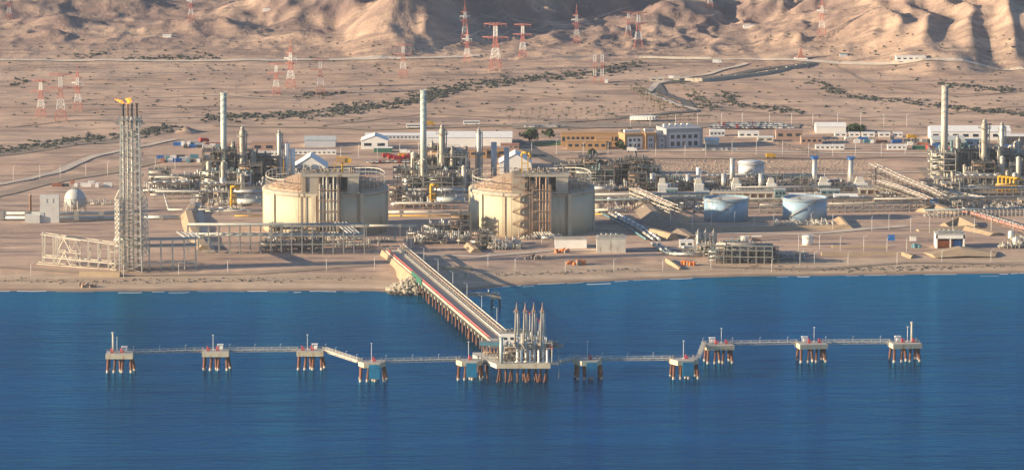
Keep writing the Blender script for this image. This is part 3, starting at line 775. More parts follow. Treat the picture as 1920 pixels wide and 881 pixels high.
def control_house():
    x0, x1 = (939-960)*S*1.01, (992-960)*S*1.01; y0 = YF + 30; z0 = ZD + 5.0
    r = T('jetty_control_house', 'boxy white control house on stilts behind the loading arms', 'building', ((x0+x1)/2, y0, ZD))
    a = MB(); a.b0(x0, y0, z0, x1, y0+9, z0+7.2); a.build('wall', 'white', r, True)
    b = MB(); b.b0(x0-.3, y0-.3, z0+7.2, x1+.3, y0+9.3, z0+7.5); b.build('roof', 'concrete', r, True)
    c = MB()
    for k in range(6): c.box((x0+1.5+k*2.2, y0+2+(k % 3)*2, z0+8.2), (1.4, 1.5, 1.4))
    c.build('roof_unit', 'galv', r, True)
    d = MB()
    for k in range(4): d.b0(x0+1.6+k*3.4, y0-.03, z0+3.6, x0+3.4+k*3.4, y0-.005, z0+5.0)
    d.build('window', 'glass', r, True)
    e = MB()
    for xx in (x0+.5, (x0+x1)/2, x1-.5):
        for yy in (y0+.5, y0+8.5): e.bar((xx, yy, ZD), (xx, yy, z0), .5)
    e.b0(x0-1, y0-2.2, z0-.3, (1056-960)*S, y0-.4, z0-.05); rail_rect(e, x0-1, y0-2.2, (1056-960)*S, y0-.4, z0, 10)
    for xx in (XR-3, XR-12): e.bar((xx, y0-1, ZD), (xx, y0-1, z0), .35)
    e.build('stilt', 'galv', r, True)
    g = MB(); g.b0((1032-960)*S, y0+1, z0-.3, (1058-960)*S, y0+6, z0-.01); rail_rect(g, (1032-960)*S, y0+1, (1058-960)*S, y0+6, z0, 4); g.box(((1042-960)*S, y0+3, z0+1.3), (3, 2, 2.4)); g.build('side_balcony', 'galv', r, True)
control_house()
def gantry():
    y0 = YF + 18; x0 = (899-960)*S; x1 = (941-960)*S; z = ZD + 7.5
    r = T('walkway_bridge', 'blue sided walkway bridge crossing the trestle end to a grey post', 'bridge', (x0, y0, ZD))
    a = MB(); a.b0(x0, y0-1.5, z, x1, y0+1.5, z+1.9); a.build('side_panel', 'bluepipe', r, True)
    b = MB(); b.b0(x0-.1, y0-1.7, z+1.9, x1+.1, y0+1.7, z+2.2); rail_rect(b, x0, y0-1.5, x1, y0+1.5, z+2.2, 6); b.build('deck', 'galv', r, True)
    c = MB(); c.tube(((940-960)*S, YF+3.5, ZD), ((940-960)*S, YF+3.5, ZD+13.2), .95, n=12); c.lathe(((940-960)*S, YF+3.5, ZD+13.2), [(1.3, 0), (1.3, .6)], 12); c.build('support_column', 'greypipe', r, True)
    d = MB(); 
    for xx in (x0+1, x0+4): d.bar((xx, y0, ZD), (xx, y0, z), .4)
    d.bar((x1, y0, z+1), ((940-960)*S, YF+3.5, ZD+12.6), .6)
    d.build('leg', 'galv', r, True)
gantry()
# equipment on the platform
def manifold(px, dy, kind, label, m='galv', sc=1.0):
    x = (px-960)*S; r = T('pipe_manifold', label, 'pipework', (x, YF+dy, ZD), 0, 'pipework on the loading platform')
    a = MB(); b = MB(); c = MB(); random.seed(int(px)+int(dy))
    for k in range(5):
        xx = -3.2 + k*1.6; h = random.uniform(1.4, 4.2)*sc
        a.path([(xx, -2, .5), (xx, -2, h), (xx, 1.8, h), (xx, 1.8, .3)], .28, 7)
        b.box((xx, -2, h*.55), (.75, .7, .7)); b.tube((xx, -2.4, h*.55), (xx, -2.9, h*.55), .45, n=8)
    a.tube((-4.2, 1.8, 1.2), (4.2, 1.8, 1.2), .45, n=8); a.tube((-4.2, -.4, 2.2*sc), (4.2, -.4, 2.2*sc), .35, n=8)
    for xx in (-4, 0, 4):
        c.bar((xx, -.4, 0), (xx, -.4, 3.6*sc), .25); c.bar((xx, 2.2, 0), (xx, 2.2, 3.6*sc), .25); c.bar((xx, -.4, 3.6*sc), (xx, 2.2, 3.6*sc), .2)
    rail_rect(c, -4, -.4, 4, 2.2, 3.6*sc, 4)
    a.build('pipe', m, r); b.build('valve', 'steel', r); c.build('frame', 'galv', r)
    return r
manifold(945, 12, 0, 'low tangle of valves and pipes left of the loading arms', 'steel')
manifold(958, 22, 0, 'grey pipework behind the tall support column on the platform', 'galv', 1.3)
manifold(975, 26, 0, 'pipes and valves under the white control house', 'lat', 1.2)
manifold(1004, 22, 0, 'pipework between the rear legs of the loading arms', 'insul', 1.5)
manifold(1022, 27, 0, 'pipework at the right rear corner of the platform', 'steel', 1.3)
manifold(966, 36, 0, 'tall pipework on the left behind the loading arms', 'galv', 2.0)
manifold(990, 16, 0, 'pipework between the second and third loading arms', 'galv', 1.6)
manifold(950, 32, 0, 'brown valve group below the left end of the control house', 'brownsteel', 1.4)
manifold(1010, 14, 0, 'low pipework in front of the right loading arms', 'steel', 1.1)
manifold(973, 14, 0, 'low valves in front of the left loading arms', 'steel', 1.2)
manifold(921, 30, 0, 'rusty pipework where the trestle meets the platform', 'brownsteel')
def small_box(px, dy, d, m, label, name, cat, z=ZD):
    x = (px-960)*S; a = MB(); a.box((0, 0, d[2]/2), d); a.box((0, 0, d[2]+.15), (d[0]*.7, d[1]*.7, .3)); a.box((-d[0]*.3, -d[1]/2-.1, d[2]*.5), (d[0]*.25, .2, d[2]*.6))
    tag(a.build(name, m, origin=(x, YF+dy, z)), label, cat)
small_box(922, 14, (5, 3, 2.2), 'yellow', 'yellow equipment skid at the left edge of the platform', 'equipment_skid', 'skid')
small_box(912, 20, (3, 3, 2), 'teal', 'teal equipment box left of the yellow skid', 'equipment_box', 'box')
small_box(908, 31, (4, 2.4, 2.2), 'redpaint', 'red fire hose cabinet at the end of the trestle', 'hose_cabinet', 'cabinet')
small_box(918, 5, (1.6, 1.6, 3.4), 'redpaint', 'red cabinet near the left front of the platform', 'fire_cabinet', 'cabinet')
small_box(962, 3, (2.0, 1.6, 1.8), 'steel', 'brown valve box near the platform front edge', 'valve_box', 'box')
small_box(1030, 8, (1.6, 1.6, 3.4), 'galv', 'grey cabinet at the right front of the platform', 'switch_cabinet', 'cabinet')
def fire_monitor(px, dy, h, label):
    r = T('fire_monitor_mast', label, 'fire monitor', ((px-960)*S, YF+dy, ZD), 0, 'masts on the loading platform')
    a = MB(); a.tube((0, 0, 0), (0, 0, h), .28, .2, n=8); a.build('mast', 'lat', r)
    b = MB(); b.tube((0, 0, h), (-1.2, -1, h+.8), .3, .15, n=8); b.box((0, 0, h-.6), (1.8, 1.8, .2)); b.build('nozzle', 'redpaint', r)
for px_, dy_, w_, h_, sd_, lab_ in ((1001, 25, 12, 11, 5, 'tall pale pipe frame behind the middle of the loading arms'), (1020, 22, 8, 8, 6, 'pale pipe frame behind the rightmost loading arm'), (966, 20, 9, 7, 7, 'steel pipe frame behind the leftmost loading arm')):
    pass
fire_monitor(1035, 1, 9, 'thin white mast at the right front corner of the platform')
fire_monitor(994, 38, 22, 'slim mast rising behind the loading arms')
fire_monitor(1012, 38, 18, 'shorter slim mast behind the right loading arms')
catwalk(edge('B2', 1), Vector((XL+1, YF+14, ZD+.3)), 'short catwalk joining the platform to the left fendered dolphin')
catwalk(Vector((XR+5, YF+8, ZD+.3)), edge('B3', -1), 'short shaded catwalk joining the platform to the right fendered dolphin')

# ================================================================== LNG tanks
def lng_tank(px, label, pipes_px, side, zig):
    c = G(px, 431); s = mpp(c); RR = 116*s; H = 27.6; x0, y0, z0 = c.x, c.y + 3, c.z - .6
    r = T('lng_tank', label, 'storage tank', (x0, y0, z0), 0, 'large concrete gas tanks')
    a = MB(); a.lathe((0, 0, 0), [(RR, 0), (RR, H)], 96); w = a.build('wall', 'tankwall', r)
    a = MB(); a.lathe((0, 0, 0), [(RR+.05, H-2.4), (RR+.75, H-2.0), (RR+.75, H), (RR-2.0, H+.15)], 96); a.build('ring_beam', 'concrete', r)
    a = MB(); prof = [(RR*cos(t), H+.1 + 9.2*sin(t)) for t in [i*pi/2/10 for i in range(11)]]
    prof = [(RR-2.2-(RR-2.2)*(i/12), H + .1 + 10.2*(1-((12-i)/12)**2)) for i in range(13)]
    prof[-1] = (.01, prof[-1][1]); a.lathe((0, 0, 0), prof, 64); a.build('dome_roof', 'dome', r)
    for k in range(8):
        t = R(-90) + R(22.5) + k*pi/4 + R(14) ; 
        b = MB(); bx, by = (RR+.3)*cos(t), (RR+.3)*sin(t); b.box((bx, by, H/2-.5), (1.5, 3.0, H-1), t); b.build('buttress', 'tankwall', r)
    rl = MB(); rl.ringrail((0, 0), RR-.3, H, 1.3, 90, .11); rl.ringrail((0, 0), RR-.3, H, .7, 90, .08); rl.build('rim_handrail', 'lat', r)
    # deluge ring main on posts around the dome
    d = MB(); n = 44; rr = RR - 1.5; pts = []
    for k in range(n):
        t = 2*pi*k/n
        if -2.15 < (t if t < pi else t-2*pi) < -1.0: pts.append(None); continue
        hh = 8.5 + 1.2*sin(t*3)
        p = (rr*cos(t), rr*sin(t)); pts.append((p[0], p[1], H+hh)); d.bar((p[0], p[1], H), (p[0], p[1], H+hh), .22)
        if k % 3 == 0: q = ((rr-8)*cos(t), (rr-8)*sin(t)); d.bar((p[0], p[1], H+hh*.6), (q[0], q[1], H+hh*.7), .2); d.bar((q[0], q[1], H+3), (q[0], q[1], H+hh*.9), .2)
    for a_, b_ in zip(pts, pts[1:] + pts[:1]):
        if a_ and b_: d.bar(a_, b_, .42); d.bar((a_[0], a_[1], a_[2]-2.5), (b_[0], b_[1], b_[2]-2.5), .18)
    d.build('deluge_ring', 'lat', r)
    # small posts and nozzles low on the dome's left front
    e = MB(); random.seed(int(px))
    for k in range(150):
        t = random.uniform(-pi, pi); q = random.choice((RR-3, RR-4.5, RR-7, RR-13))*random.uniform(.97, 1.0)
        zz = H + 10.2*(1-(q/(RR-2.2))**2)
        hgt = random.uniform(.8, 2.6); e.bar((q*cos(t), q*sin(t), zz-.3), (q*cos(t), q*sin(t), zz+hgt), .3)
    for q in (RR-4.5, RR-10):
        zz = H + 10.2*(1-(q/(RR-2.2))**2) + 1.0
        e.ringrail((0, 0), q, zz-1, 1.1, 70, .13)
    e.build('roof_railing', 'pinkwall', r)
    # roof platform house on the front
    xa, xb = (side[0]-px)*s, (side[1]-px)*s; yf = -RR*.955; yb = yf + 20; zt = H + 12.2
    f = MB(); wd = xb-xa
    f.b0(xa-.5, yf-1, zt-1.6, xb+.5, yb, zt)                                            # roof slab
    f.b0(xa-.5, yf-1, H+.2, xb+.5, yb, H+.9)
    for t in side[2]:                                                                    # wall panels and columns
        f.b0(xa+wd*t[0], yf-.4, H+.9, xa+wd*t[1], yf+.6, zt-1.6)
    f.build('platform_frame', 'concrete', r)
    g = MB(); g.b0(xa+1, yf+6, H+.9, xb-1, yb-1, zt-1.61)
    for k in range(9): g.tube((xa+3+k*wd/10, yf+3, H+1), (xa+3+k*wd/10, yf+3, zt-2), .35+.2*(k % 3), n=8)
    g.build('pump_room', 'darksteel', r)
    rl = MB(); rail_rect(rl, xa-.3, yf-.8, xb+.3, yb-.2, zt, 14, 1.3, .13); rl.build('platform_handrail', 'galv', r)
    for k in range(34):
        q = MB(); xx = random.uniform(xa+1, xb-1); yy = random.uniform(yf+1, yb-2); h = random.uniform(1.2, 3.4)
        if k % 3 == 0: q.tube((xx, yy, zt), (xx, yy, zt+h), .5, n=7); q.ball((xx, yy, zt+h), .75, 7, 5)
        elif k % 3 == 1: q.tube((xx-1.5, yy, zt+h*.6), (xx+1.5, yy, zt+h*.6), .35, n=7); q.bar((xx, yy, zt), (xx, yy, zt+h*.6), .3)
        else: q.box((xx, yy, zt+h*.3), (1.3, 1.2, h*.6))
        q.build('relief_valve', 'steel', r)
    # cantilever brackets, dark side structure right of the platform
    k_ = MB()
    for i in range(7):
        xx = xb + 1.5 + i*2.1; yy = -math.sqrt(max(1, (RR-2)**2 - xx*xx)) + 1.5
        k_.bar((xx, yy, H), (xx, yy, H+9.5-i*.5), .28); k_.bar((xx, yy+8, H+2), (xx, yy+8, H+9-i*.5), .28); k_.bar((xx, yy, H+9.2-i*.5), (xx, yy+8, H+9-i*.5), .25)
        if i: k_.bar((xx-2.1, yy, H+9.2-i*.5), (xx, yy, H+9.2-i*.5), .25); k_.bar((xx-2.1, yy+2, H+4.5), (xx, yy+2, H+4.5), .3)
    for sx in (-1, 1):
        k_.bar((xb+2*sx, yf, H+1), (xb+6, yf+1.5, zt-2), .3)
    k_.build('side_staging', 'steel', r)
    # vertical pipe bundle with rungs on the front
    pa, pb = (pipes_px[0]-px)*s, (pipes_px[1]-px)*s
    v = MB(); vc = MB(); npz = 6
    for i in range(npz):
        xx = pa + (pb-pa)*i/(npz-1); yy = -RR - 1.8; top = (H+10 if i in (1, 2, 4) else H + 6)
        v.tube((xx, yy, 2), (xx, yy, top), .40 if i % 2 else .52, n=8); v.tube((xx, yy, top), (xx, yy+3, top+.2), .4, n=8)
    for z in frange(4, H+6, 6.6):
        vc.bar((pa-1, -RR-2.6, z), (pb+1, -RR-2.6, z), .5); vc.bar((pa-1, -RR-2.2, z), (pa-1, -RR+.5, z), .3); vc.bar((pb+1, -RR-2.2, z), (pb+1, -RR+.5, z), .3)
    for xx in (pa-1, pb+1): vc.bar((xx, -RR-2.7, 0), (xx, -RR-2.7, H+6), .45)
    v.build('riser_pipe', 'lat' if px < 800 else 'brownsteel', r); vc.build('pipe_bracket', 'brownsteel', r)
    # fan of pipes at the foot
    v = MB()
    for i in range(7):
        xx = pa + (pb-pa)*i/6; v.path([(xx, -RR-1.8, 4), (xx+1.0, -RR-4.5, 3.2), (xx+2.2+i*.4, -RR-9, 1.6), (xx+2.2+i*.4, -RR-9, 0)], .45, 8)
    v.build('foot_pipe', 'lat', r)
    # ladders
    l = MB()
    for lx in zig['ladders']:
        xx = (lx-px)*s; yy = -math.sqrt(RR*RR-xx*xx) - .9; l.ladder(xx, yy, 1, H+11, .7, .26)
    l.build('access_ladder', 'brownsteel', r)
    if zig.get('stairs'):
        st = MB(); a_, b_ = [(v_-px)*s for v_ in zig['stairs']]; z = 1.0; k = 0
        ym = -RR*1.0 - 1.2
        while z < H+10:
            p_ = (a_ if k % 2 == 0 else b_); q_ = (b_ if k % 2 == 0 else a_)
            for dy in (0, -1.3): st.bar((p_, ym+dy, z), (q_, ym+dy, z+3.9), .62); st.bar((p_, ym+dy, z+1.1), (q_, ym+dy, z+5.0), .12)
            st.box((q_, ym-.6, z+3.9), (1.6, 1.6, .25)); z += 3.9; k += 1
        for xx in (a_-.8, b_+.8): 
            for dy in (0, -1.4): st.bar((xx, ym+dy, 0), (xx, ym+dy, H+11), .3)
        st.build('zigzag_staircase', 'brownsteel', r)
    return r, (x0, y0, z0), s, RR, H, zt
LT = lng_tank(610, 'left of the two huge cream concrete gas tanks', (604, 636), (570, 676, [(0, .05), (.05, .30), (.44, .47), (.60, .64), (.80, 1.0)]), dict(ladders=[566, 575, 602, 640, 676]))
RT = lng_tank(997, 'right of the two huge cream concrete gas tanks', (1000, 1029), (961, 1064, [(0, .22), (.40, .44), (.60, .66), (.78, 1.0)]), dict(ladders=[945, 1062], stairs=(962, 990)))
def roof_crane(tk, px, base_px, lab, cab=True):
    (x0, y0, z0), s, RR, H, zt = tk[1], tk[2], tk[3], tk[4], tk[5]
    x = x0 + (px-base_px)*s; y = y0 - RR*.9 + 6; z = z0 + zt
    r = T('roof_crane', lab, 'crane', (x, y, z), 0)
    if cab:
        a = MB(); a.tube((0, 0, 0), (0, 0, 6.5), .6, n=8); a.build('mast', 'yellow', r)
        a = MB(); a.box((-1.2, 0, 8.2), (5.6, 3, 3)); a.build('cab', 'orangewall', r)
        a = MB(); a.box((2, 0, 7.6), (7.2, 2.2, 2.6)); a.bar((-3.6, 0, 9.9), (4, 0, 9.9), .6); a.build('jib', 'yellow', r)
        a = MB(); a.bar((-5, -1.6, 5), (3, -1.6, 5), .35); a.bar((-5, -1.6, 0), (-5, -1.6, 7), .35); a.build('frame', 'yellow', r)
    else:
        a = MB()
        for dx in (-1.9, 1.9): a.bar((dx, -1, 0), (dx, -1, 10.5), .7); a.bar((dx, 1.2, 0), (dx, 1.2, 10.5), .6)
        a.build('leg', 'yellow', r)
        a = MB(); a.path([(-2.4, 0, 10.6), (-1.5, 0, 12.6), (2.2, 0, 12.6), (3.6, 0, 10.6), (3.2, 0, 8.6)], .65, 8); a.bar((-2, -1, 6), (2, -1, 6), .5); a.build('jib', 'yellow', r)
    return r
roof_crane(LT, 645, 610, 'yellow crane with white cab on top of the left gas tank')
roof_crane(RT, 984, 997, 'yellow hoist frame on top of the right gas tank', False)
# ================================================================== pipe racks and pipelines
def rack(pts, h_px, n, label, m='lat', levels=(0.28, 0.78, 1.0), depth=6.0, npipe=4, pm='galv', group=None, tops=True, name='pipe_rack', cw=.55, base_pt=None, bm=None):
    """portal frames between two ground points; pts in photo pixels at the foot of the front columns"""
    A, B = G(*pts[0]), G(*pts[1]); s = (mpp(A)+mpp(B))/2; H = h_px*s
    d = B - A; q = Vector((-d.y, d.x, 0)).normalized()*depth
    if q.y < 0: q = -q
    r = T(name, label, 'pipe rack', A, 0, group)
    for k in range(n+1):
        a = A + d*(k/n); a.z -= .6; c = MB(); c.bar(a, a + Vector((0,0,H+.6)), cw); c.build('column', m, r, True)
        c = MB(); c.bar(a+q, a+q + Vector((0,0,H+.6)), cw*.8); c.build('column', m, r, True)
    bmx = MB()
    for lv in levels:
        up = Vector((0, 0, H*lv))
        bmx.bar(A+up, B+up, cw*.8); bmx.bar(A+q+up, B+q+up, cw*.7)
        for k in range(n+1): a = A + d*(k/n)+up; bmx.bar(a, a+q, cw*.8)
    bmx.build('beam', bm or m, r, True)
    for lv in (levels[1:] if len(levels) > 1 else levels):
        for i in range(npipe):
            f = (i+.7)/(npipe+.4); up = Vector((0, 0, H*lv + .55)); p = MB(); rad = random.choice((.25, .35, .5))
            p.tube(A+q*f+up, B+q*f+up, rad, n=7); p.build('pipe', pm if i % 2 else 'galv', r, True)
    return r
def pipeline(pts, rad, label, m='insul', sup=12.0, group=None, name='pipeline', sup_m='galv', world=None):
    """pipe through (px, py, height above ground) points"""
    W = world or [G(p[0], p[1]) + Vector((0, 0, p[2])) for p in pts]
    r = T(name, label, 'pipeline', W[0], 0, group)
    p = MB(); p.path(W, rad, 10); p.build('pipe', m, r, True)
    if sup:
        c = MB()
        for a, b in zip(W, W[1:]):
            n = max(1, int((b-a).length/sup))
            for k in range(n):
                t = a + (b-a)*((k+.5)/n); g = ter(t.x, t.y)
                if t.z - g > .3: c.bar((t.x, t.y, g-.3), (t.x, t.y, t.z), max(.3, rad*.5)); c.box((t.x, t.y, t.z), (rad*2.4, rad*2.4, rad*2.3))
        if c.v: c.build('support_saddle', sup_m, r, True)
    return r

# lower pipe racks near the shore
random.seed(5)
rack([(215, 508), (368, 505)], 56, 7, 'tall pale portal rack right of the flare tower foot', 'creamsteel', (.24, .78, 1.0), 8, 3, 'greypipe', 'pipe racks along the shore')
rack([(352, 476), (683, 476)], 54, 17, 'long two level pipe rack in front of the left gas tank', 'galv', (.33, .62, .98), 9, 6, 'greypipe', 'pipe racks along the shore', cw=.65)
for k, x in enumerate((351, 360, 369, 378)):
    a = G(x-2, 505) + Vector((0, 9, 17.6)); b = a + Vector((-9, 52, -2.6))
    pipeline(None, .62, 'sloping silver pipe beside the corner of the two racks, %s from the left' % ORD[k], 'insul', 0, 'sloping pipes at the rack corner', world=[a, b])
for k, x in enumerate((650, 657, 664, 671)):
    a = G(x+12, 476) + Vector((0, 6, 9.4)); b = a + Vector((-13, 56, 2.5))
    pipeline(None, .55, 'sloping silver pipe below the shaded tank wall, %s from the left' % ORD[k], 'insul', 0, 'sloping pipes below the left tank', world=[a, b])
pipeline([(655, 447, 8), (782, 447, 8)], .75, 'long pale pipe between the two tanks, at the foot', 'lat', 18)

# ------------------------------------------------------------------ flare tower
def flare():
    p = G(246, 508); s = mpp(p); r = T('flare_tower', 'tall pale lattice flare tower with four risers and two small flames', 'flare tower', p)
    Ht = (508-222)*s; Hr = (508-193)*s; wb, wt = 20*s, 17*s; dep = 9
    def lattice(mb, cs0, cs1, z0, z1, n, w, wb_):
        for a, b in zip(cs0, cs1): mb.bar((*a, z0), (*b, z1), w)
        for k in range(n):
            f0, f1 = k/n, (k+1)/n; za, zb = z0+(z1-z0)*f0, z0+(z1-z0)*f1
            L0 = [(a[0]+(b[0]-a[0])*f0, a[1]+(b[1]-a[1])*f0, za) for a, b in zip(cs0, cs1)]
            L1 = [(a[0]+(b[0]-a[0])*f1, a[1]+(b[1]-a[1])*f1, zb) for a, b in zip(cs0, cs1)]
            m_ = len(cs0)
            for i in range(m_):
                j = (i+1) % m_; mb.bar(L0[i], L1[j], wb_); mb.bar(L0[j], L1[i], wb_); mb.bar(L1[i], L1[j], wb_)
    a = MB(); sq = lambda w, d: [(-w, -d), (w, -d), (w, d), (-w, d)]
    lattice(a, sq(wb*1.05, 6), sq(wt*.98, 4.5), 0, Ht, 21, .62, .26); a.build('lattice_frame', 'lat', r)
    a = MB(); X = 29*s; h1 = (508-372)*s; h2 = (508-452)*s
    lattice(a, [(-X, -3), (-wb, -6), (-wb, 6)], [(-X, -3), (-wb, -6), (-wb, 6)], h2, h1, 9, .5, .26)
    a.bar((-X, -3, h1), (-wb, -5, h1+6), .45)
    lattice(a, [(X*1.15, -3), (wb, -6), (wb, 6)], [(X*1.1, -3), (wb, -6), (wb, 6)], h2-8, h1, 10, .45, .26)
    a.bar((X*1.1, -3, h1), (wb, -5, h1+8), .45); a.build('side_frame', 'lat', r)
    for k, (x, y) in enumerate(((-12*s, -1.5), (-4.5*s, 2), (4.2*s, -2), (13*s, 1))):
        t = MB(); t.tube((x, y, 1), (x, y, Hr-7.5), .62 if k % 2 else .75, n=10)
        for q in range(9): t.tube((x, y, 8+q*10), (x, y, 8.7+q*10), 1.0, n=10)
        ri = t.build('flare_riser', 'galv' if k < 3 else 'stackbeige', r)
        t = MB(); t.lathe((x, y, Hr-7.5), [(.62, 0), (.62, 6.6), (.95, 6.8), (.95, 7.6), (.7, 7.6)], 10); t.build('burner_tip', 'brownsteel' if k % 2 else 'darksteel', ri)
        t = MB(); t.ball((x, y, Hr-9.2), 1.3, 8, 5); t.build('seal', 'galv', ri)
    g = MB(); rail_rect(g, -wt-1.2, -6, wt+1.2, 6, Ht, 6, 1.4, .16); g.box((0, 0, Ht-.2), (2*wt+2.4, 12, .18)); g.box((-wt-1.6, -4, Ht-1.6), (1.4, 1.4, 3.2)); g.box((wt+1.8, -4, Ht-1.8), (1.2, 1.2, 3.4))
    g.build('top_platform', 'galv', r)
    for z in (h1, (508-290)*s, (508-330)*s, (508-430)*s):
        g = MB(); rail_rect(g, -wb-1, -6.5, wb+1, 6.5, z, 5, 1.2, .14); g.build('walkway', 'galv', r)
    fm = bpy.data.materials.new('gas_flame'); fm.use_nodes = True; n = fm.node_tree.nodes; b = n['Principled BSDF']
    b.inputs['Base Color'].default_value = (.9, .3, .03, 1); b.inputs['Emission Color'].default_value = (1, .26, .02, 1); b.inputs['Emission Strength'].default_value = .8; b.inputs['Alpha'].default_value = .8
    for x, pts in ((-12*s, [(-.2, .5, .8), (-1.6, 1.4, 1.1), (-3.2, 2.0, .9), (-4.6, 2.5, .4)]), (-1.0*s, [(-.3, .6, .9), (.2, 1.6, 1.4), (-.6, 2.4, 1.1), (-1.8, 2.8, .6), (.6, 3.2, .5)])):
        f = MB()
        for dx, dz, q in pts: f.ball((x+dx, -1, Hr+dz), q, 8, 6, .8, .15)
        f.build('flame', fm, r)
flare()
def shore_truss():
    A = G(80, 497); B = G(236, 509); s = mpp(A); r = T('steel_trestle_frame', 'long cream steel truss frame left of the flare tower along the beach', 'steel frame', A)
    def at(f, dy, z): q = A + (B-A)*f; return Vector((q.x, q.y+dy, q.z+z))
    H0, H1 = 58*s, 48*s; Hh = lambda f: H0 + (H1-H0)*f
    a = MB()
    for dy in (0, 9):
        a.bar(at(-.02, dy, Hh(0)), at(1, dy, Hh(1)), .5); a.bar(at(0, dy, Hh(0)*.27), at(.88, dy, Hh(.9)*.27), .6); a.bar(at(-.07, dy, .5), at(.88, dy, .5), .45)
    a.build('rail_beam', 'creamsteel', r, True)
    for f in (0, .13, .18, .55, .67, .79, .95):
        for dy in (0, 9):
            c = MB(); o = (.0 if dy == 0 else .02); c.bar(at(f, dy, -.5), at(f+o, dy, Hh(f)), .8)
            c.bar(at(f, dy, Hh(f)*.45), at(f+.025, dy, Hh(f)), .25); c.build('column', 'creamsteel', r, True)
    b = MB()
    for dy in (0, 9):
        for f0, f1 in ((.18, .34), (.34, .46)):
            m_ = (f0+f1)/2
            for z0, z1 in ((0.02, .5), (.5, .95)):
                b.bar(at(f0, dy, Hh(f0)*z0), at(m_, dy, Hh(m_)*z1), .42); b.bar(at(m_, dy, Hh(m_)*z1), at(f1, dy, Hh(f1)*z0), .42)
        b.bar(at(.18, dy, Hh(.2)*.5), at(.46, dy, Hh(.4)*.5), .35); b.bar(at(.18, dy, Hh(.2)*.95), at(.46, dy, Hh(.4)*.95), .35)
        b.bar(at(.79, dy, Hh(.8)*.7), at(1.0, dy, Hh(1)*.7), .25); b.bar(at(.8, dy, Hh(.8)*.27), at(.9, dy, 0), .25); b.bar(at(.9, dy, Hh(.8)*.27), at(.8, dy, 0), .25)
    for f in (0, .18, .34, .46, .67, .88): b.bar(at(f, 0, Hh(f)), at(f, 9, Hh(f)), .3); b.bar(at(f, 0, Hh(f)*.27), at(f, 9, Hh(f)*.27), .3)
    b.build('brace', 'creamsteel', r, True)
    g = MB(); g.poly([at(.28, 0, Hh(.3)+.3), at(.46, 0, Hh(.4)+.3), at(.46, 9, Hh(.4)+.3), at(.28, 9, Hh(.3)+.3)]); g.build('deck_plate', 'steel', r, True)
shore_truss()
berm('sand_block', [(150, 516), (226, 518)], 2.6, 3, .6, 'berm', 'low pale sand bank below the cream truss frame')
# radiation shield, chimney, sphere
def shield():
    a = G(93, 418); s = mpp(a); r = T('radiation_shield', 'tall blank pale grey shield block beside a lower wing', 'building', a)
    m = MB(); m.b0(-18*s, 0, -.5, 18*s, 5, 52*s); m.build('tall_block', 'shield', r)
    m = MB(); m.b0(-46*s, -1.5, -.5, -18*s-.01, 5, 15*s); m.build('low_block', 'shield', r)
    m = MB(); 
    for dx in (-2, 2): m.box((dx, -.08, 42*s), (.8, .15, 2.6))
    m.box((-14*s, -.08, 14*s), (2.4, .15, 4)); m.build('louvre', 'roofgrey', r)
    c = G(57, 402); r = T('short_chimney', 'short dark brown chimney left of the pale shield block', 'chimney', c)
    m = MB(); m.lathe((0, 0, -.5), [(.9, 0), (.8, 12.3), (1.0, 12.4), (1.0, 13.2), (.6, 13.2)], 12); m.build('shaft', 'brownsteel', r)
    m = MB(); m.box((0, 0, .6), (3, 3, 1.6)); m.build('plinth', 'concrete', r)
shield()
def sphere():
    c = G(141, 400); s = mpp(c); R_ = 20*s; r = T('sphere_tank', 'round grey pressure sphere on thin legs behind the pipelines', 'spherical tank', c)
    m = MB(); m.ball((0, 0, R_*1.35), R_, 32, 20); m.build('shell', 'sphere', r)
    for k in range(10):
        t = 2*pi*k/10; q = MB(); q.tube((R_*1.02*cos(t), R_*1.02*sin(t), -.3), (R_*.99*cos(t), R_*.99*sin(t), R_*1.3), .3, n=7); q.build('leg', 'lat', r)
    q = MB(); q.ringrail((0, 0), R_*.3, R_*2.3, 1.2, 12, .12); q.box((0, 0, R_*2.33), (3, 3, .3)); q.tube((0, 0, R_*2.3), (0, 0, R_*2.3+2.5), .3, n=6)
    for k in range(18):
        t = R(-60)+k*R(9); q.box((R_*1.06*cos(t), R_*1.06*sin(t), R_*(.5+k*.1)), (1.0, .9, .18))
    q.build('spiral_stair', 'galv', r)
    q = MB(); q.ringrail((0, 0), R_*1.03, R_*1.3, 1.0, 26, .12); q.build('equator_walkway', 'galv', r)
sphere()
for k, (x0, x1, y, z, rad, lab) in enumerate(((-20, 215, 407, 2.4, 1.1, 'thick grey green pipeline passing under the sphere, rear one of the pair'),
        (-20, 215, 413, 1.6, 1.1, 'thick grey green pipeline passing the shield block, front one of the pair'),
        (270, 336, 412, 1.6, 1.1, 'thick grey pipeline right of the flare tower'),)):
    pipeline([(x0, y, z), (x1, y, z)], rad, lab, 'greypipe', 14)
pipeline([(282, 382, 6), (308, 382, 6), (316, 403, 3.5), (372, 403, 3.5), (420, 402, 3.5)], .55, 'thin pale pipe bending down right of the flare tower', 'lat', 14)
strip('kerb_line', [(-20, 424), (110, 421), (216, 418)], 1.6, 'paleroad', 'thin pale kerb below the shield block')
strip('dirt_track', [(-20, 500), (240, 517), (480, 513), (700, 498)], 6, 'track', 'brown dirt track between the fence and the pipe racks')

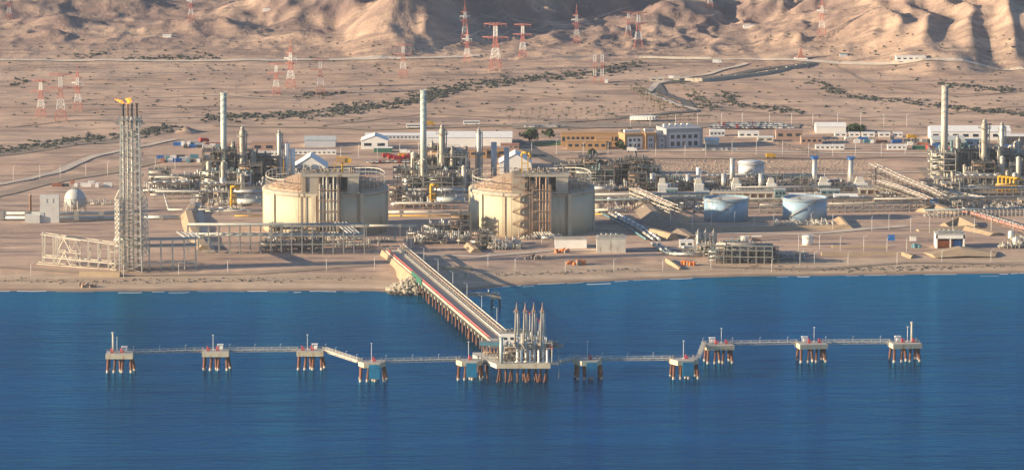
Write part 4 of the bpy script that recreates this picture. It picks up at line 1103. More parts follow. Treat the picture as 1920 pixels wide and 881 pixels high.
# ------------------------------------------------------------------ vertical things
def stack_thing(px, py, top, w, label, m='stack', name='exhaust_stack', strakes=True, baseh=0, cap=None, cat='stack', group=None, taper=.92):
    p = G(px, py); s = mpp(p); H = (py-top)*s/cos(PITCH); r0 = w*s/2
    r = T(name, label, cat, p, 0, group)
    a = MB(); a.lathe((0, 0, -.5), [(r0, 0), (r0*taper, H+.5), (r0*taper*.85, H+.5), (r0*taper*.85, H-1)], 24); a.build('shell', m, r)
    if strakes:
        b = MB()
        for o in (0, 2*pi/3, 4*pi/3):
            q = None
            for k in range(26):
                t = o + k*.42; z = H*.66 + k*H*.34/26; pt = (r0*1.03*cos(t)*.95, r0*1.03*sin(t)*.95, z)
                if q: b.bar(q, pt, .32)
                q = pt
        b.build('helical_strake', m, r)
        b = MB(); b.ringrail((0, 0), r0+1.0, H*.36, 1.2, 12, .12); b.ringrail((0, 0), r0+.9, H*.985, 1.1, 10, .1); b.ladder(r0*.8, -r0*.7, 2, H*.98, .3, .1); b.build('access_ladder', 'galv', r)
    if cap:
        b = MB(); b.lathe((0, 0, H-.6), [(r0*1.2, 0), (r0*1.35, .4), (r0*1.35, 1.6), (r0*.9, 1.6)], 20)
        for k in range(6): t = k*pi/3; b.box((r0*1.4*cos(t), r0*1.4*sin(t), H+1.2), (.7, .7, 1.4))
        b.build('top_ring', cap, r)
    if baseh:
        b = MB(); b.lathe((0, 0, -.5), [(r0*1.9, 0), (r0*1.9, baseh*.7), (r0*1.05, baseh)], 20); b.ringrail((0, 0), r0*2.0, baseh*.7, 1.2, 12, .14); b.build('flared_base', m, r)
    return r
def column_thing(px, py, top, w, label, m='column', name='process_column', plats=(.35, .6, .85), head=True, cat='column', group=None, wide_top=False, side=True):
    p = G(px, py); s = mpp(p); H = (py-top)*s/cos(PITCH); r0 = w*s/2
    r = T(name, label, cat, p, 0, group)
    a = MB(); a.lathe((0, 0, -.5), [(r0*1.15, 0), (r0, 3), (r0, H*.45), (r0*.86, H*.5), (r0*.86, H-r0), (r0*.65, H-r0*.4), (.15, H)], 18); a.build('shell', m, r)
    for f in plats:
        q = MB(); rr = r0*(1.75 if (wide_top and f == plats[-1]) else 1.4)
        q.lathe((0, 0, H*f), [(r0*.8, 0), (rr, .02), (rr, .35), (r0*.8, .37)], 16, False); q.ringrail((0, 0), rr-.1, H*f+.35, 1.3, 12, .16); q.build('platform', 'galv', r)
    if side:
        q = MB(); x = r0*1.25
        q.tube((x, -r0*.4, 2), (x, -r0*.4, H*.93), .35, n=7); q.tube((x, -r0*.4, H*.93), (0, 0, H*.98), .35, n=7); q.tube((-x, -r0*.2, 4), (-x, -r0*.2, H*.7), .28, n=7); q.build('side_pipe', 'galv', r)
        q = MB(); q.ladder(0, -r0*1.15, 1, H*.85, .35, .14); q.build('ladder', 'galv', r)
    if head:
        q = MB(); q.ball((0, 0, H*.99), r0*.6, 10, 7); q.tube((0, 0, H), (0, 0, H+1.8), .25, n=6); q.build('top_nozzle', 'galv', r)
    return r
def frame_thing(name, w, d, h, levels, m='galv', fill='darksteel', equip='steel', seed=0, label='x', cat='steel structure'):
    random.seed(seed); r = T(name, label, cat, (0, 0, 0)); f = MB(); nx = max(2, int(w/6)+1)
    for i in range(nx):
        for y in (-d/2, d/2): f.bar((-w/2+w*i/(nx-1), y, -.5), (-w/2+w*i/(nx-1), y, h), .45)
    for k in range(1, levels+1):
        z = h*k/levels
        for y in (-d/2, d/2): f.bar((-w/2, y, z), (w/2, y, z), .4)
        for i in range(nx): f.bar((-w/2+w*i/(nx-1), -d/2, z), (-w/2+w*i/(nx-1), d/2, z), .35)
    for i in range(nx-1):
        x0 = -w/2+w*i/(nx-1); x1 = -w/2+w*(i+1)/(nx-1)
        if i % 2 == 0: f.bar((x0, -d/2, 0), (x1, -d/2, h/levels), .22); f.bar((x1, -d/2, 0), (x0, -d/2, h/levels), .22)
    rail_rect(f, -w/2, -d/2, w/2, d/2, h, nx*2, 1.2, .13); f.build('frame', m, r)
    g = MB()
    for k in range(1, levels+1): g.box((0, 0, h*k/levels-.05), (w-.5, d-.5, .2))
    g.build('grating', fill, r)
    e = MB(); e2 = MB()
    for k in range(levels):
        z = h*k/levels + .2; hh = h/levels
        for _ in range(max(2, int(w/4))):
            x = random.uniform(-w/2+1.5, w/2-1.5); y = random.uniform(-d/2+.8, d/2-.8); t = random.random(); q = random.uniform(.4, .85)*hh
            if t < .35: e.tube((x, y, z), (x, y, z+q), random.uniform(.5, 1.1), n=8)
            elif t < .65: e.tube((x-2, y, z+q*.5), (x+2, y, z+q*.5), q*.3, n=8)
            else: e2.box((x, y, z+q/2), (random.uniform(1, 2.6), random.uniform(1, 2), q))
        for _ in range(3):
            y = random.uniform(-d/2, d/2); e2.tube((-w/2, y, z+hh*random.uniform(.3, .9)), (w/2, y, z+hh*random.uniform(.3, .9)), .22, n=6)
    for _ in range(int(w/3)):
        x = random.uniform(-w/2+1, w/2-1); y = random.uniform(-d/2, d/2); q = random.uniform(1, 4)
        e.tube((x, y, h), (x, y, h+q), random.uniform(.3, .8), n=7)
    e.build('equipment', equip, r); e2.build('pipework', 'insul' if seed % 2 else 'brownsteel', r)
    return r
def drum_thing(L_=18, rad=2.0, m='greypipe', n=1, z=2.6):
    r = T('horizontal_drum', 'x', 'horizontal drum', (0, 0, 0))
    for i in range(n):
        a = MB(); zz = z + i*rad*2.4
        a.tube((-L_/2, 0, zz), (L_/2, 0, zz), rad, n=16); a.tube((-L_/2, 0, zz), (-L_/2-rad*.5, 0, zz), rad, rad*.5, n=16); a.tube((L_/2, 0, zz), (L_/2+rad*.5, 0, zz), rad, rad*.5, n=16); a.build('shell', m, r)
    b = MB()
    for x in (-L_*.35, L_*.35): b.box((x, 0, z/2-.3), (1.0, rad*1.9, z)); b.tube((x*.6, 0, z), (x*.6, 0, z+rad+1.6), .4, n=7)
    rail_rect(b, -L_/2, -rad, L_/2, rad, z+rad+(n-1)*rad*2.4, 6, 1.1, .12); b.build('saddle', 'galv', r)
    return r
def cooler_thing(w=20, d=9, h=9):
    r = T('air_cooler', 'x', 'air cooler', (0, 0, 0)); f = MB()
    for i in range(5):
        for y in (-d/2, d/2): f.bar((-w/2+w*i/4, y, -.3), (-w/2+w*i/4, y, h), .4)
    for i in range(4): f.bar((-w/2+w*i/4, -d/2, h*.4), (-w/2+w*(i+1)/4, -d/2, h*.85), .2)
    f.build('frame', 'galv', r); g = MB(); g.b0(-w/2, -d/2, h, w/2, d/2, h+1.3); g.build('tube_bundle', 'steel', r)
    q = MB()
    for i in range(4): q.lathe((-w/2+w*(i+.5)/4, 0, h+1.3), [(w/9.5, 0), (w/9.5, .9), (w/10.5, .9)], 12)
    rail_rect(q, -w/2, -d/2, w/2, d/2, h+1.3, 8); q.build('fan_ring', 'insul', r)
    p = MB()
    for k in range(5): y = -d/2+d*(k+.5)/5; p.tube((-w/2-2, y, h*.45), (w/2+2, y, h*.45), .3, n=6)
    p.build('pipe', 'insul', r); return r
def skid_thing(seed=0, m='steel'):
    random.seed(seed+50); r = T('pump_skid', 'x', 'pump skid', (0, 0, 0)); a = MB(); b = MB(); c = MB()
    for k in range(6):
        x = -7+k*2.8; h = random.uniform(2.5, 7)
        a.path([(x, -1.5, 0), (x, -1.5, h), (x+1.2, 1.5, h), (x+1.2, 1.5, 0)], random.uniform(.22, .42), 7)
        b.tube((x-.6, 2, .8), (x+1.0, 2, .8), .8, n=8); b.box((x, -1.5, h*.5), (1, .9, .9))
        if k % 2: c.tube((x, 3.6, 0), (x, 3.6, h+1), .8, n=9)
    a.tube((-8.5, 0, 1.6), (8.5, 0, 1.6), .45, n=8); a.build('pipe', 'lat' if seed % 2 else 'insul', r); b.build('pump', m, r); c.build('vessel', 'column', r); return r
def silo_thing(rad=1.9, h=12, m='insul', name='vertical_vessel'):
    r = T(name, 'x', 'vertical vessel', (0, 0, 0)); a = MB()
    a.lathe((0, 0, 1.2), [(rad*.5, 0), (rad, .9), (rad, h-1), (rad*.6, h-.2), (.1, h)], 18); a.build('shell', m, r)
    b = MB(); 
    for k in range(4): t = k*pi/2+.7; b.bar((rad*.8*cos(t), rad*.8*sin(t), -.3), (rad*.8*cos(t), rad*.8*sin(t), 2.2), .3)
    b.ladder(0, -rad-.25, 0, h, .3, .1); b.ringrail((0, 0), rad+.5, h-.9, 1.1, 10, .1); b.tube((rad+.5, 0, 0), (rad+.5, 0, h), .22, n=6); b.tube((rad+.5, 0, h), (0, 0, h), .22, n=6); b.build('ladder', 'galv', r); return r
def yellow_loop(n=1, h=14):
    r = T('yellow_pipe_loop', 'x', 'pipe loop', (0, 0, 0))
    a = MB()
    for i in range(n):
        x = i*2.6
        a.path([(x, 0, 0), (x, 0, h-i*.3), (x+4.2, 1.0, h-i*.3), (x+4.2, 1.0, h-2.6)], .85, 10)
        a.path([(x+1.9, .5, 0), (x+1.9, .5, h*.62)], .5, 8)
    for z in (1.2, h*.3, h*.6): a.box((.95, 0, z), (3.6, 1.8, .5))
    a.build('pipe', 'yellow', r)
    b = MB(); b.bar((3.2, 1, 0), (3.2, 1, h-1.5), .35); b.bar((-1.4, 1, 0), (-1.4, 1, h*.5), .3); b.bar((-1.4, 1, h*.5), (3.2, 1, h*.5), .3); b.build('support', 'yellow', r)
    return r
def block_thing(name, label, cat, px, py, w_px, h_px, d, m, roof='concrete', rz=0, nwin=0, group=None, gable=0.0, wm='glass', base=0.0):
    p = G(px, py); s = mpp(p); w, h = w_px*s, h_px*s/cos(PITCH); r = T(name, label, cat, p, R(rz), group)
    a = MB(); a.b0(-w/2, 0, -.6, w/2, d, h)
    if gable > 0:
        g = gable*s
        if w >= d: a.poly([(-w/2, 0, h), (-w/2, d, h), (-w/2, d/2, h+g)]); a.poly([(w/2, 0, h), (w/2, d/2, h+g), (w/2, d, h)])
        else: a.poly([(-w/2, 0, h), (0, 0, h+g), (w/2, 0, h)][::-1]); a.poly([(-w/2, d, h), (w/2, d, h), (0, d, h+g)])
    a.build('wall', m, r); b = MB()
    if gable > 0:
        g = gable*s; o = .4
        if w >= d: b.poly([(-w/2-o, -o, h-.05), (w/2+o, -o, h-.05), (w/2+o, d/2, h+g+.1), (-w/2-o, d/2, h+g+.1)]); b.poly([(-w/2-o, d/2, h+g+.1), (w/2+o, d/2, h+g+.1), (w/2+o, d+o, h-.05), (-w/2-o, d+o, h-.05)])
        else: b.poly([(-w/2-o, -o, h-.05), (0, -o, h+g+.1), (0, d+o, h+g+.1), (-w/2-o, d+o, h-.05)]); b.poly([(0, -o, h+g+.1), (w/2+o, -o, h-.05), (w/2+o, d+o, h-.05), (0, d+o, h+g+.1)])
    else:
        b.b0(-w/2-.25, -.25, h+.002, w/2+.25, d+.25, h+.4)
    b.build('roof', roof, r)
    if nwin:
        for k in range(nwin):
            x = -w/2 + w*(k+.5)/nwin; c = MB(); c.b0(x-w/nwin*.28, -.06, h*.38, x+w/nwin*.28, -.004, h*.72); c.build('window', wm, r)
        c = MB(); c.b0(-w/2-.06, d*.3, h*.1, -w/2-.004, d*.45, h*.6); c.build('door', 'roofgrey', r)
    return r

# ------------------------------------------------------------------ the three process trains
TRAINS = [('left', 0, 0), ('middle', 374, -3)]
proto_small = {}
for tn, dx, dy in TRAINS:
    stack_thing(420+dx, 352+dy, 174+dy*1.5, 12, 'very tall grey green stack of the %s process unit, seen against the plain' % tn, baseh=0)
    p = G(420+dx, 350+dy)
    f = frame_thing('furnace_structure', 13, 13, 18, 4, 'steel', 'darksteel', 'steel', seed=3+dx, label='dark furnace frame around the foot of the %s tall stack' % tn); f.location = p
    column_thing(419+dx, 362+dy, 300+dy, 11, 'beige column standing in front of the %s tall stack' % tn, plats=(.4, .75), head=False)
    column_thing(455+dx, 352+dy, 240+dy, 13, 'tall knobbed column with wide top platform right of the %s stack' % tn, plats=(.3, .55, .86), wide_top=True)
    column_thing(436+dx, 345+dy, 268+dy, 7, 'slender column just right of the %s tall stack' % tn, plats=(.5, .8))
    column_thing(474+dx, 352+dy, 281+dy, 9, 'shorter beige column right of the knobbed column, %s unit' % tn, plats=(.5, .85))
    column_thing(524+dx, 345+dy, 246+dy, 10, 'silver blue column behind the %s gas tank' % ('left' if dx == 0 else 'right'), m='insul', plats=(.5, .93))
    f = frame_thing('dark_shelter_structure', 26, 14, 12, 2, 'steel', 'darksteel', 'teal', seed=11+dx, label='dark green equipment frame beside the columns of the %s unit' % tn); f.location = G(440+dx, 356+dy)
    f = frame_thing('white_portal_frame', 9, 8, 11, 2, 'white', 'galv', 'insul', seed=12+dx, label='white portal frame with equipment, %s unit' % tn); f.location = G(458+dx, 358+dy)
    y = yellow_loop(); y.location = G(434+dx, 390+dy); y['label'] = 'yellow upright pipe loop left of the %s gas tank' % ('left' if dx == 0 else 'right')
    y['group'] = 'yellow pipe loops'
    d = drum_thing(18, 1.9, 'greypipe', 1, 3); d.location = G(471+dx*1.0, 386+dy); d['label'] = 'long grey drum at the edge of the %s gas tank, behind' % ('left' if dx == 0 else 'right')
    d = drum_thing(20, 1.4, 'insul', 2, 3); d.location = G(468+dx*1.0, 377+dy); d['label'] = 'pair of stacked silver drums beside the yellow loop, %s unit' % tn
for px, top, lab, w in ((549, 279, 'right one of two white vessels rising behind the left tank', 9), (538, 269, 'left one of two white vessels rising behind the left tank', 10),
                 (926, 267, 'left one of two grey cylinders rising behind the right tank', 11), (950, 277, 'right one of two grey cylinders rising behind the right tank', 10)):
    stack_thing(px, 345, top, w, lab, m='white' if px < 600 else 'insul', name='tall_vessel', strakes=False, cat='vessel', taper=1.0)
f = rack([(506, 342), (545, 342)], 40, 3, 'yellow overhead frame just behind the left tank rim', 'yellow', (.75, 1.0), 6, 1, 'yellow')
# right unit
stack_thing(1770, 340, 161, 13, 'very tall beige stack of the right process unit', m='stackbeige')
f = frame_thing('furnace_structure', 16, 14, 20, 5, 'lat', 'darksteel', 'stackbeige', seed=33, label='dense furnace frame around the foot of the beige stack'); f.location = G(1768, 340)
stack_thing(1746, 338, 292, 4, 'thin pale vent pipe left of the beige stack', m='lat', strakes=False, name='vent_pipe', cat='vent pipe')
for px, py, top, w, lab, mm in ((1845, 340, 227, 14, 'tall knobbed column with wide top platform in the right unit', 'column'), (1795, 338, 256, 8, 'slim column just right of the beige stack', 'lat'),
        (1818, 338, 283, 10, 'beige column between the beige stack and the knobbed column', 'column'), (1873, 340, 276, 11, 'beige column in front of the silver one, right unit', 'column'),
        (1878, 330, 232, 11, 'silver blue column at the right of the unit', 'insul'), (1911, 335, 262, 9, 'column nearest the right edge of the picture', 'column')):
    column_thing(px, py, top, w, lab, m=mm, wide_top=(w == 14), plats=(.4, .65, .87))
f = frame_thing('dark_shelter_structure', 34, 16, 21, 3, 'darksteel', 'darksteel', 'teal', seed=41, label='large dark blue equipment hall frame in the right unit'); f.location = G(1845, 336)
y = yellow_loop(5, 11); y.location = G(1872, 362); y['label'] = 'row of bright yellow pipe loops at the far right'; y['group'] = 'yellow pipe loops'
rack([(1867, 364), (1905, 364)], 16, 3, 'yellow pipe support frame beside the yellow loops at right', 'yellow', (.6, 1.0), 5, 2, 'yellow')

# ------------------------------------------------------------------ generic equipment in rows, each a thing
GEN = dict(
 frame1=frame_thing('process_module', 16, 9, 12, 3, 'galv', 'darksteel', 'steel', 101), frame2=frame_thing('process_module', 12, 8, 9, 2, 'lat', 'darksteel', 'column', 102),
 frame3=frame_thing('process_module', 22, 10, 8, 2, 'steel', 'darksteel', 'insul', 103), frame4=frame_thing('process_module', 14, 9, 15, 4, 'steel', 'darksteel', 'darksteel', 104), frame5=frame_thing('process_module', 18, 10, 11, 3, 'galv', 'darksteel', 'teal', 105),
 cooler=cooler_thing(), cooler2=cooler_thing(26, 8, 7),
 drum=drum_thing(12, 1.3, 'insul', 1, 2.4), drum2=drum_thing(9, 1.1, 'column', 2, 2.2), skid1=skid_thing(1), skid2=skid_thing(2, 'darksteel'), skid3=skid_thing(4, 'brownsteel'),
 silo=silo_thing(1.7, 10), silo2=silo_thing(1.1, 13, 'column'), silo3=silo_thing(2.4, 7, 'white'), silo4=silo_thing(1.4, 16, 'lat'))
NAMES = dict(frame1='tall grey frame', frame2='pale frame', frame3='wide rusty frame', frame4='dark rusty frame', frame5='wide dark grey frame', cooler='raised air cooler', cooler2='long air cooler',
 drum='silver horizontal drum', drum2='pair of beige drums', skid1='pale pipe tangle', skid2='dark pump group', skid3='rusty pump group',
 silo='silver upright vessel', silo2='slim beige vessel', silo3='squat white vessel', silo4='slender pale vessel')
placed_gen = {}
PENDING = []
def field(rows, where, x0, x1, kinds, step, seed, sc=(.8, 1.15), jy=2):
    rnd = random.Random(seed)
    for ri, py in enumerate(rows):
        x = x0 + rnd.uniform(0, step*.5)
        while x < x1:
            k = rnd.choice(kinds); PENDING.append((x, py + rnd.uniform(-jy, jy), k, where, rnd.uniform(*sc), rnd.choice((0, 0, 0, R(90), R(5)))))
            x += step * rnd.uniform(.7, 1.3)
ALLK = ['frame4', 'frame5', 'frame4', 'frame1', 'frame2', 'frame3', 'cooler', 'skid1', 'skid2', 'skid3', 'drum', 'drum2', 'silo', 'silo2', 'silo4']
for pts_, h_, n_, lab_ in (([(290, 374), (500, 374)], 13, 12, 'grey pipe rack along the front of the left process unit'), ([(290, 352), (400, 352)], 18, 6, 'dark pipe rack left of the left tall stack'),
        ([(755, 371), (885, 371)], 13, 8, 'grey pipe rack along the front of the middle process unit'), ([(1112, 380), (1330, 378)], 13, 12, 'low grey rack in front of the utility area, left'),
        ([(1208, 342), (1325, 342)], 16, 7, 'pale rack at the back of the utility area, left'), ([(1330, 344), (1520, 344)], 14, 10, 'pale rack at the back of the utility area, right'), ([(1748, 369), (1930, 369)], 15, 12, 'grey pipe rack along the front of the right process unit'),
        ([(1380, 362), (1620, 360)], 9, 13, 'low rack behind the blue tanks and the bay building')):
    rack(pts_, h_, n_, lab_, 'galv', (.55, 1.0), 6, 4, 'insul', 'pipe racks of the process areas', cw=.42)
field((345, 356, 368), 'in the left process unit', 385, 495, ALLK, 13, 1)
field((348,), 'among the columns of the left unit', 400, 500, ['silo4', 'frame4', 'silo4', 'frame1', 'silo'], 11, 41, (1.2, 1.7))
field((346,), 'among the columns of the middle unit', 772, 880, ['silo4', 'frame4', 'silo4', 'frame1', 'silo'], 11, 42, (1.2, 1.7))
field((334,), 'among the columns of the right unit', 1785, 1925, ['silo4', 'frame4', 'silo4', 'frame1', 'silo', 'frame5'], 10, 43, (1.2, 1.8))
field((380,), 'in the front row of the left unit', 385, 432, ['frame3', 'skid1', 'skid3', 'frame2'], 14, 44, (.6, .9))
field((378, 388), 'in the front row of the middle unit', 742, 830, ['frame3', 'skid2', 'skid3', 'frame4', 'drum'], 15, 45, (.6, .9))
field((384,), 'behind the pipelines by the flare tower', 150, 215, ['skid3', 'skid1', 'frame2'], 22, 46, (.4, .6))
field((344,), 'right behind the right gas tank, rear row', 1060, 1220, ['frame4', 'frame5', 'silo4', 'frame1'], 16, 47, (.9, 1.2))
field((350, 362), 'between the plain and the left unit', 285, 385, ['frame1', 'frame3', 'cooler2', 'skid2', 'skid3'], 30, 2)
field((332, 338, 348), 'around the tanks behind the left gas tank', 500, 590, ['frame2', 'skid1', 'silo', 'drum2', 'skid3'], 20, 3)
field((342, 352, 362), 'in the middle process unit', 760, 878, ALLK, 12, 4)
field((336, 348, 358), 'right behind the right gas tank', 1100, 1230, ['frame4', 'frame5', 'frame3', 'frame4', 'cooler2', 'skid2', 'skid3', 'skid1', 'drum'], 22, 6)
field((350, 357), 'in the utility area', 1215, 1340, ['frame4', 'frame5', 'skid1', 'silo3', 'skid2', 'cooler', 'drum', 'frame3', 'silo2'], 17, 7, (.45, .75))
field((349,), 'behind the long bay building', 1340, 1520, ['frame4', 'frame5', 'frame1', 'skid1', 'silo3', 'skid2', 'cooler', 'frame2', 'frame3'], 16, 8, (.45, .75))
field((356,), 'between the blue capped stacks', 1460, 1600, ['frame4', 'frame3', 'skid2', 'skid3', 'cooler2'], 20, 9, (.5, .8))
field((322, 334, 346, 357), 'in the right process unit', 1782, 1925, ALLK, 13, 10)
field((358, 366), 'under the beige stack', 1745, 1800, ['skid1', 'skid3', 'frame3', 'frame2'], 17, 12)
field((440, 449, 456), 'between the gas tanks near the trestle', 785, 880, ['frame4', 'skid1', 'skid2', 'frame2', 'frame3', 'skid3', 'drum2'], 19, 13, (.7, .95))
field((458, 466), 'in front of the right gas tank', 898, 978, ['frame4', 'silo2', 'frame2', 'skid1', 'skid2', 'drum', 'skid3'], 18, 14, (.7, .95))
field((446, 460, 470), 'behind the long rack at the left tank', 505, 600, ['frame4', 'skid1', 'skid2', 'drum', 'frame3', 'cooler2'], 26, 15, (.6, .8))
field((476, 484, 492), 'in the dark lattice yard by the beach', 1345, 1450, ['frame4', 'frame4', 'frame5', 'frame2', 'skid2', 'skid1', 'frame3'], 16, 16, (.55, .8))
field((466, 478), 'at the foot of the three banded columns', 1285, 1345, ['skid1', 'skid3', 'drum', 'frame2'], 17, 17, (.5, .75))
field((420, 425), 'in front of the right blue tank', 1455, 1550, ['skid1', 'skid3', 'skid2'], 18, 18, (.4, .6))
field((452, 464), 'at the right edge by the beach', 1890, 1925, ['frame1', 'skid1', 'silo3'], 16, 19, (.7, .9))
field((480, 488), 'right of the lattice yard', 1455, 1500, ['skid1', 'skid3', 'skid2'], 18, 20, (.4, .6))
field((384,), 'in front of the utility row', 1130, 1330, ['silo3', 'skid1', 'drum', 'frame3', 'skid2'], 16, 31, (.4, .7))
field((378,), 'behind the blue tanks', 1345, 1720, ['skid1', 'drum', 'frame3', 'skid2', 'skid3'], 20, 32, (.35, .6))
field((384, 392), 'under the far right rack', 1745, 1925, ['skid1', 'drum', 'frame2', 'skid2', 'skid3'], 18, 33, (.4, .7))
field((452, 462), 'below the shaded side of the left tank', 610, 735, ['skid1', 'skid2', 'skid3', 'drum2'], 26, 34, (.4, .6))
field((448,), 'at the foot of the right gas tank', 985, 1060, ['skid1', 'skid3', 'drum'], 18, 35, (.4, .6))
field((392, 400), 'under the rack left of the blue tanks', 1120, 1320, ['skid2', 'skid3', 'drum2'], 34, 21, (.5, .7))
field((385, 395), 'below the left process unit', 385, 470, ['skid3', 'skid2', 'drum'], 24, 22, (.4, .6))
by = {}
for e in PENDING: by.setdefault((e[3], e[2]), []).append(e)
for (where, k), L_ in by.items():
    L_.sort()
    for i, (x, py, kk, wh, sc, rz) in enumerate(L_):
        p = G(x, py); proto = GEN[k]
        lab = (NAMES[k] if len(L_) == 1 else ORD[min(i, 19)] + ' ' + NAMES[k] + ' from left') + ' ' + wh
        o = place(proto, p, rz if k[:4] in ('fram', 'cool', 'drum', 'skid') else 0, lab, 'process equipment ' + wh, sc)

for px_, dy_, w_, h_, sd_, lab_ in ((1001, 27, 12, 10, 5, 'tall pale pipe frame behind the middle loading arms'), (1021, 25, 8, 8, 6, 'pale pipe frame behind the rightmost loading arm'), (962, 18, 9, 7, 8, 'steel pipe frame left of the loading arms')):
    f = frame_thing('steel_tower', w_, 6, h_, 3, 'lat', 'darksteel', 'insul', sd_, lab_); f.location = ((px_-960)*S, YF+dy_, ZD); f['group'] = 'pipe frames on the loading platform'
# ================================================================== right half of the plant
# utilities
for px, py, top, w, lab in ((1223, 356, 325, 9, 'first silver cylinder from left in the utility row'), (1290, 356, 326, 9, 'second silver cylinder from left in the utility row'),
        (1357, 356, 325, 9, 'third silver cylinder from left in the utility row'), (1427, 356, 325, 10, 'rightmost silver cylinder of the utility row')):
    stack_thing(px, py, top, w, lab, m='insul', name='utility_stack', strakes=False, cat='stack', group='short stacks of the utility area', taper=1)
    stack_thing(px-.5, 330, 314, 8, 'x', m='insul', strakes=False) if False else None
stack_thing(1309, 345, 314, 9, 'white cylinder with rounded top behind the utility row', m='white', name='utility_vessel', strakes=False, cat='vessel', taper=.9)
stack_thing(1373, 350, 296, 10, 'taller grey stack beside the round storage tank in the utility area', m='insul', name='utility_stack', strakes=False, cat='stack')
stack_thing(1527, 356, 297, 9.5, 'left one of two stacks with bright blue caps', m='insul', name='capped_stack', strakes=False, cap='blue', cat='stack', baseh=5)
stack_thing(1595, 356, 298, 9.5, 'right one of two stacks with bright blue caps', m='insul', name='capped_stack', strakes=False, cap='blue', cat='stack', baseh=5)
def round_tank(px, py, w, h, label, m='greytank', floating=False, name='storage_tank', group=None, stair=True):
    c = G(px, py); s = mpp(c); R_ = w*s/2; H = h*s; y0 = c.y + R_
    r = T(name, label, 'storage tank', (c.x, y0, ter(c.x, y0)), 0, group)
    a = MB()
    if floating: a.lathe((0, 0, -.6), [(R_, 0), (R_, H+.6), (R_-.35, H+.6), (R_-.35, H-2.6)], 64)
    else: a.lathe((0, 0, -.6), [(R_, 0), (R_, H+.6)], 48)
    a.build('shell', m, r)
    b = MB()
    if floating: b.lathe((0, 0, H-3.2), [(R_-.4, 0), (.01, .2)], 64)
    else: b.lathe((0, 0, H), [(R_+.1, 0), (R_*.6, R_*.09), (.01, R_*.16)], 48)
    b.build('roof', 'deck' if floating else m, r)
    b = MB(); b.lathe((0, 0, H-1.4), [(R_+.02, 0), (R_+.9, .02), (R_+.9, .25), (R_+.02, .27)], 64, False); b.ringrail((0, 0), R_+.85, H-1.1, 1.2, 48, .1); b.build('wind_girder', 'lat', r)
    if stair:
        b = MB(); q = None
        for k in range(26):
            t = R(-150)+k*R(3.6); z = H*(k/25)
            p = ((R_+.7)*cos(t), (R_+.7)*sin(t), z)
            if q: b.bar(q, p, .5); b.bar((q[0], q[1], q[2]+1.1), (p[0], p[1], p[2]+1.1), .12)
            q = p
        b.build('spiral_stair', 'galv', r)
    if floating:
        b = MB(); b.bar((-R_*.3, -R_+.5, H+.4), (-R_*.1, -R_*.2, H-2.8), .6); b.box((-R_*.3, -R_+.8, H+.8), (2, 2, 1.2)); b.build('rolling_ladder', 'galv', r)
    return r
round_tank(1363, 417, 83, 42, 'left blue grey open topped tank, shaded by a diagonal shadow', floating=True, group='two blue grey tanks')
round_tank(1511, 414, 83, 41, 'right blue grey open topped tank with sunlit left side', floating=True, group='two blue grey tanks')
round_tank(1409, 336, 50, 29, 'grey white storage tank behind the utility area', m='bluewhite')
round_tank(1515, 460, 20, 17, 'small white round tank standing alone near the shore', m='white', stair=False, name='small_tank')
round_tank(1396, 453, 13, 9, 'tiny white tank with red top beyond the lattice yard', m='white', stair=False, name='small_tank')
def ac_box(px, py, w, h, label, m='white', d=9, name='turbine_housing'):
    p = G(px, py); s = mpp(p); W_, H_ = w*s, h*s; r = T(name, label, 'housing', p)
    a = MB(); a.b0(-W_/2, 0, -.5, W_/2, d, H_*.62); a.build('housing', m, r)
    b = MB(); b.prism([(-W_*.42, .5), (W_*.30, .5), (W_*.30, d-1), (-W_*.42, d-1)], H_*.62+.002, H_, [(-W_*.30, 1.2), (W_*.2, 1.2), (W_*.2, d-2), (-W_*.30, d-2)]); b.build('intake_hood', 'lat', r)
    c = MB()
    for k in range(6): c.b0(-W_/2+W_*(k+.3)/6, -.07, .8, -W_/2+W_*(k+.55)/6, -.004, H_*.55)
    c.tube((W_*.5, 2, 1.8), (W_*.5+3, 2, 1.8), 1.2, n=10); c.build('louvre', 'roofgrey', r)
for k, (px, py, w, h, m) in enumerate(((1243, 361, 18, 26, 'white'), (1311, 361, 18, 26, 'white'), (1381, 361, 18, 26, 'white'), (1447, 361, 18, 26, 'white'), (1546, 359, 23, 26, 'white'), (1614, 359, 25, 26, 'white'))):
    ac_box(px, py, w, h, 'white ribbed turbine housing, %s from the left in the utility row' % ORD[k], m)
for px, py, w, h, m, lab in ((1260, 368, 22, 13, 'teal', 'left dark teal cabin in front of the utility row'), (1463, 370, 20, 14, 'teal', 'teal cabin right of the long bay building'), (1557, 366, 36, 9, 'teal', 'low teal equipment cabin between blue capped stacks'),
        (1250, 375, 17, 8, 'white', 'small white cabin left in front of the utility row'), (1292, 376, 17, 7, 'white', 'small white cabin right of the other small white one'), (1106, 375, 12, 11, 'white', 'small white cabin right of the right gas tank'),
        (1317, 372, 26, 12, 'teal', 'teal cabin left of the long bay building')):
    block_thing('cabin', lab, 'cabin', px, py, w, h, 6, m, roof='roofgrey', nwin=3)
for px, py, w, lab in ((1510, 373, 60, 'low white sloped roof shed above the right blue tank'), (1586, 374, 44, 'low white shed right of the one above the right blue tank')):
    block_thing('low_shed', lab, 'shed', px, py, w, 6, 12, 'white', roof='white', gable=3)
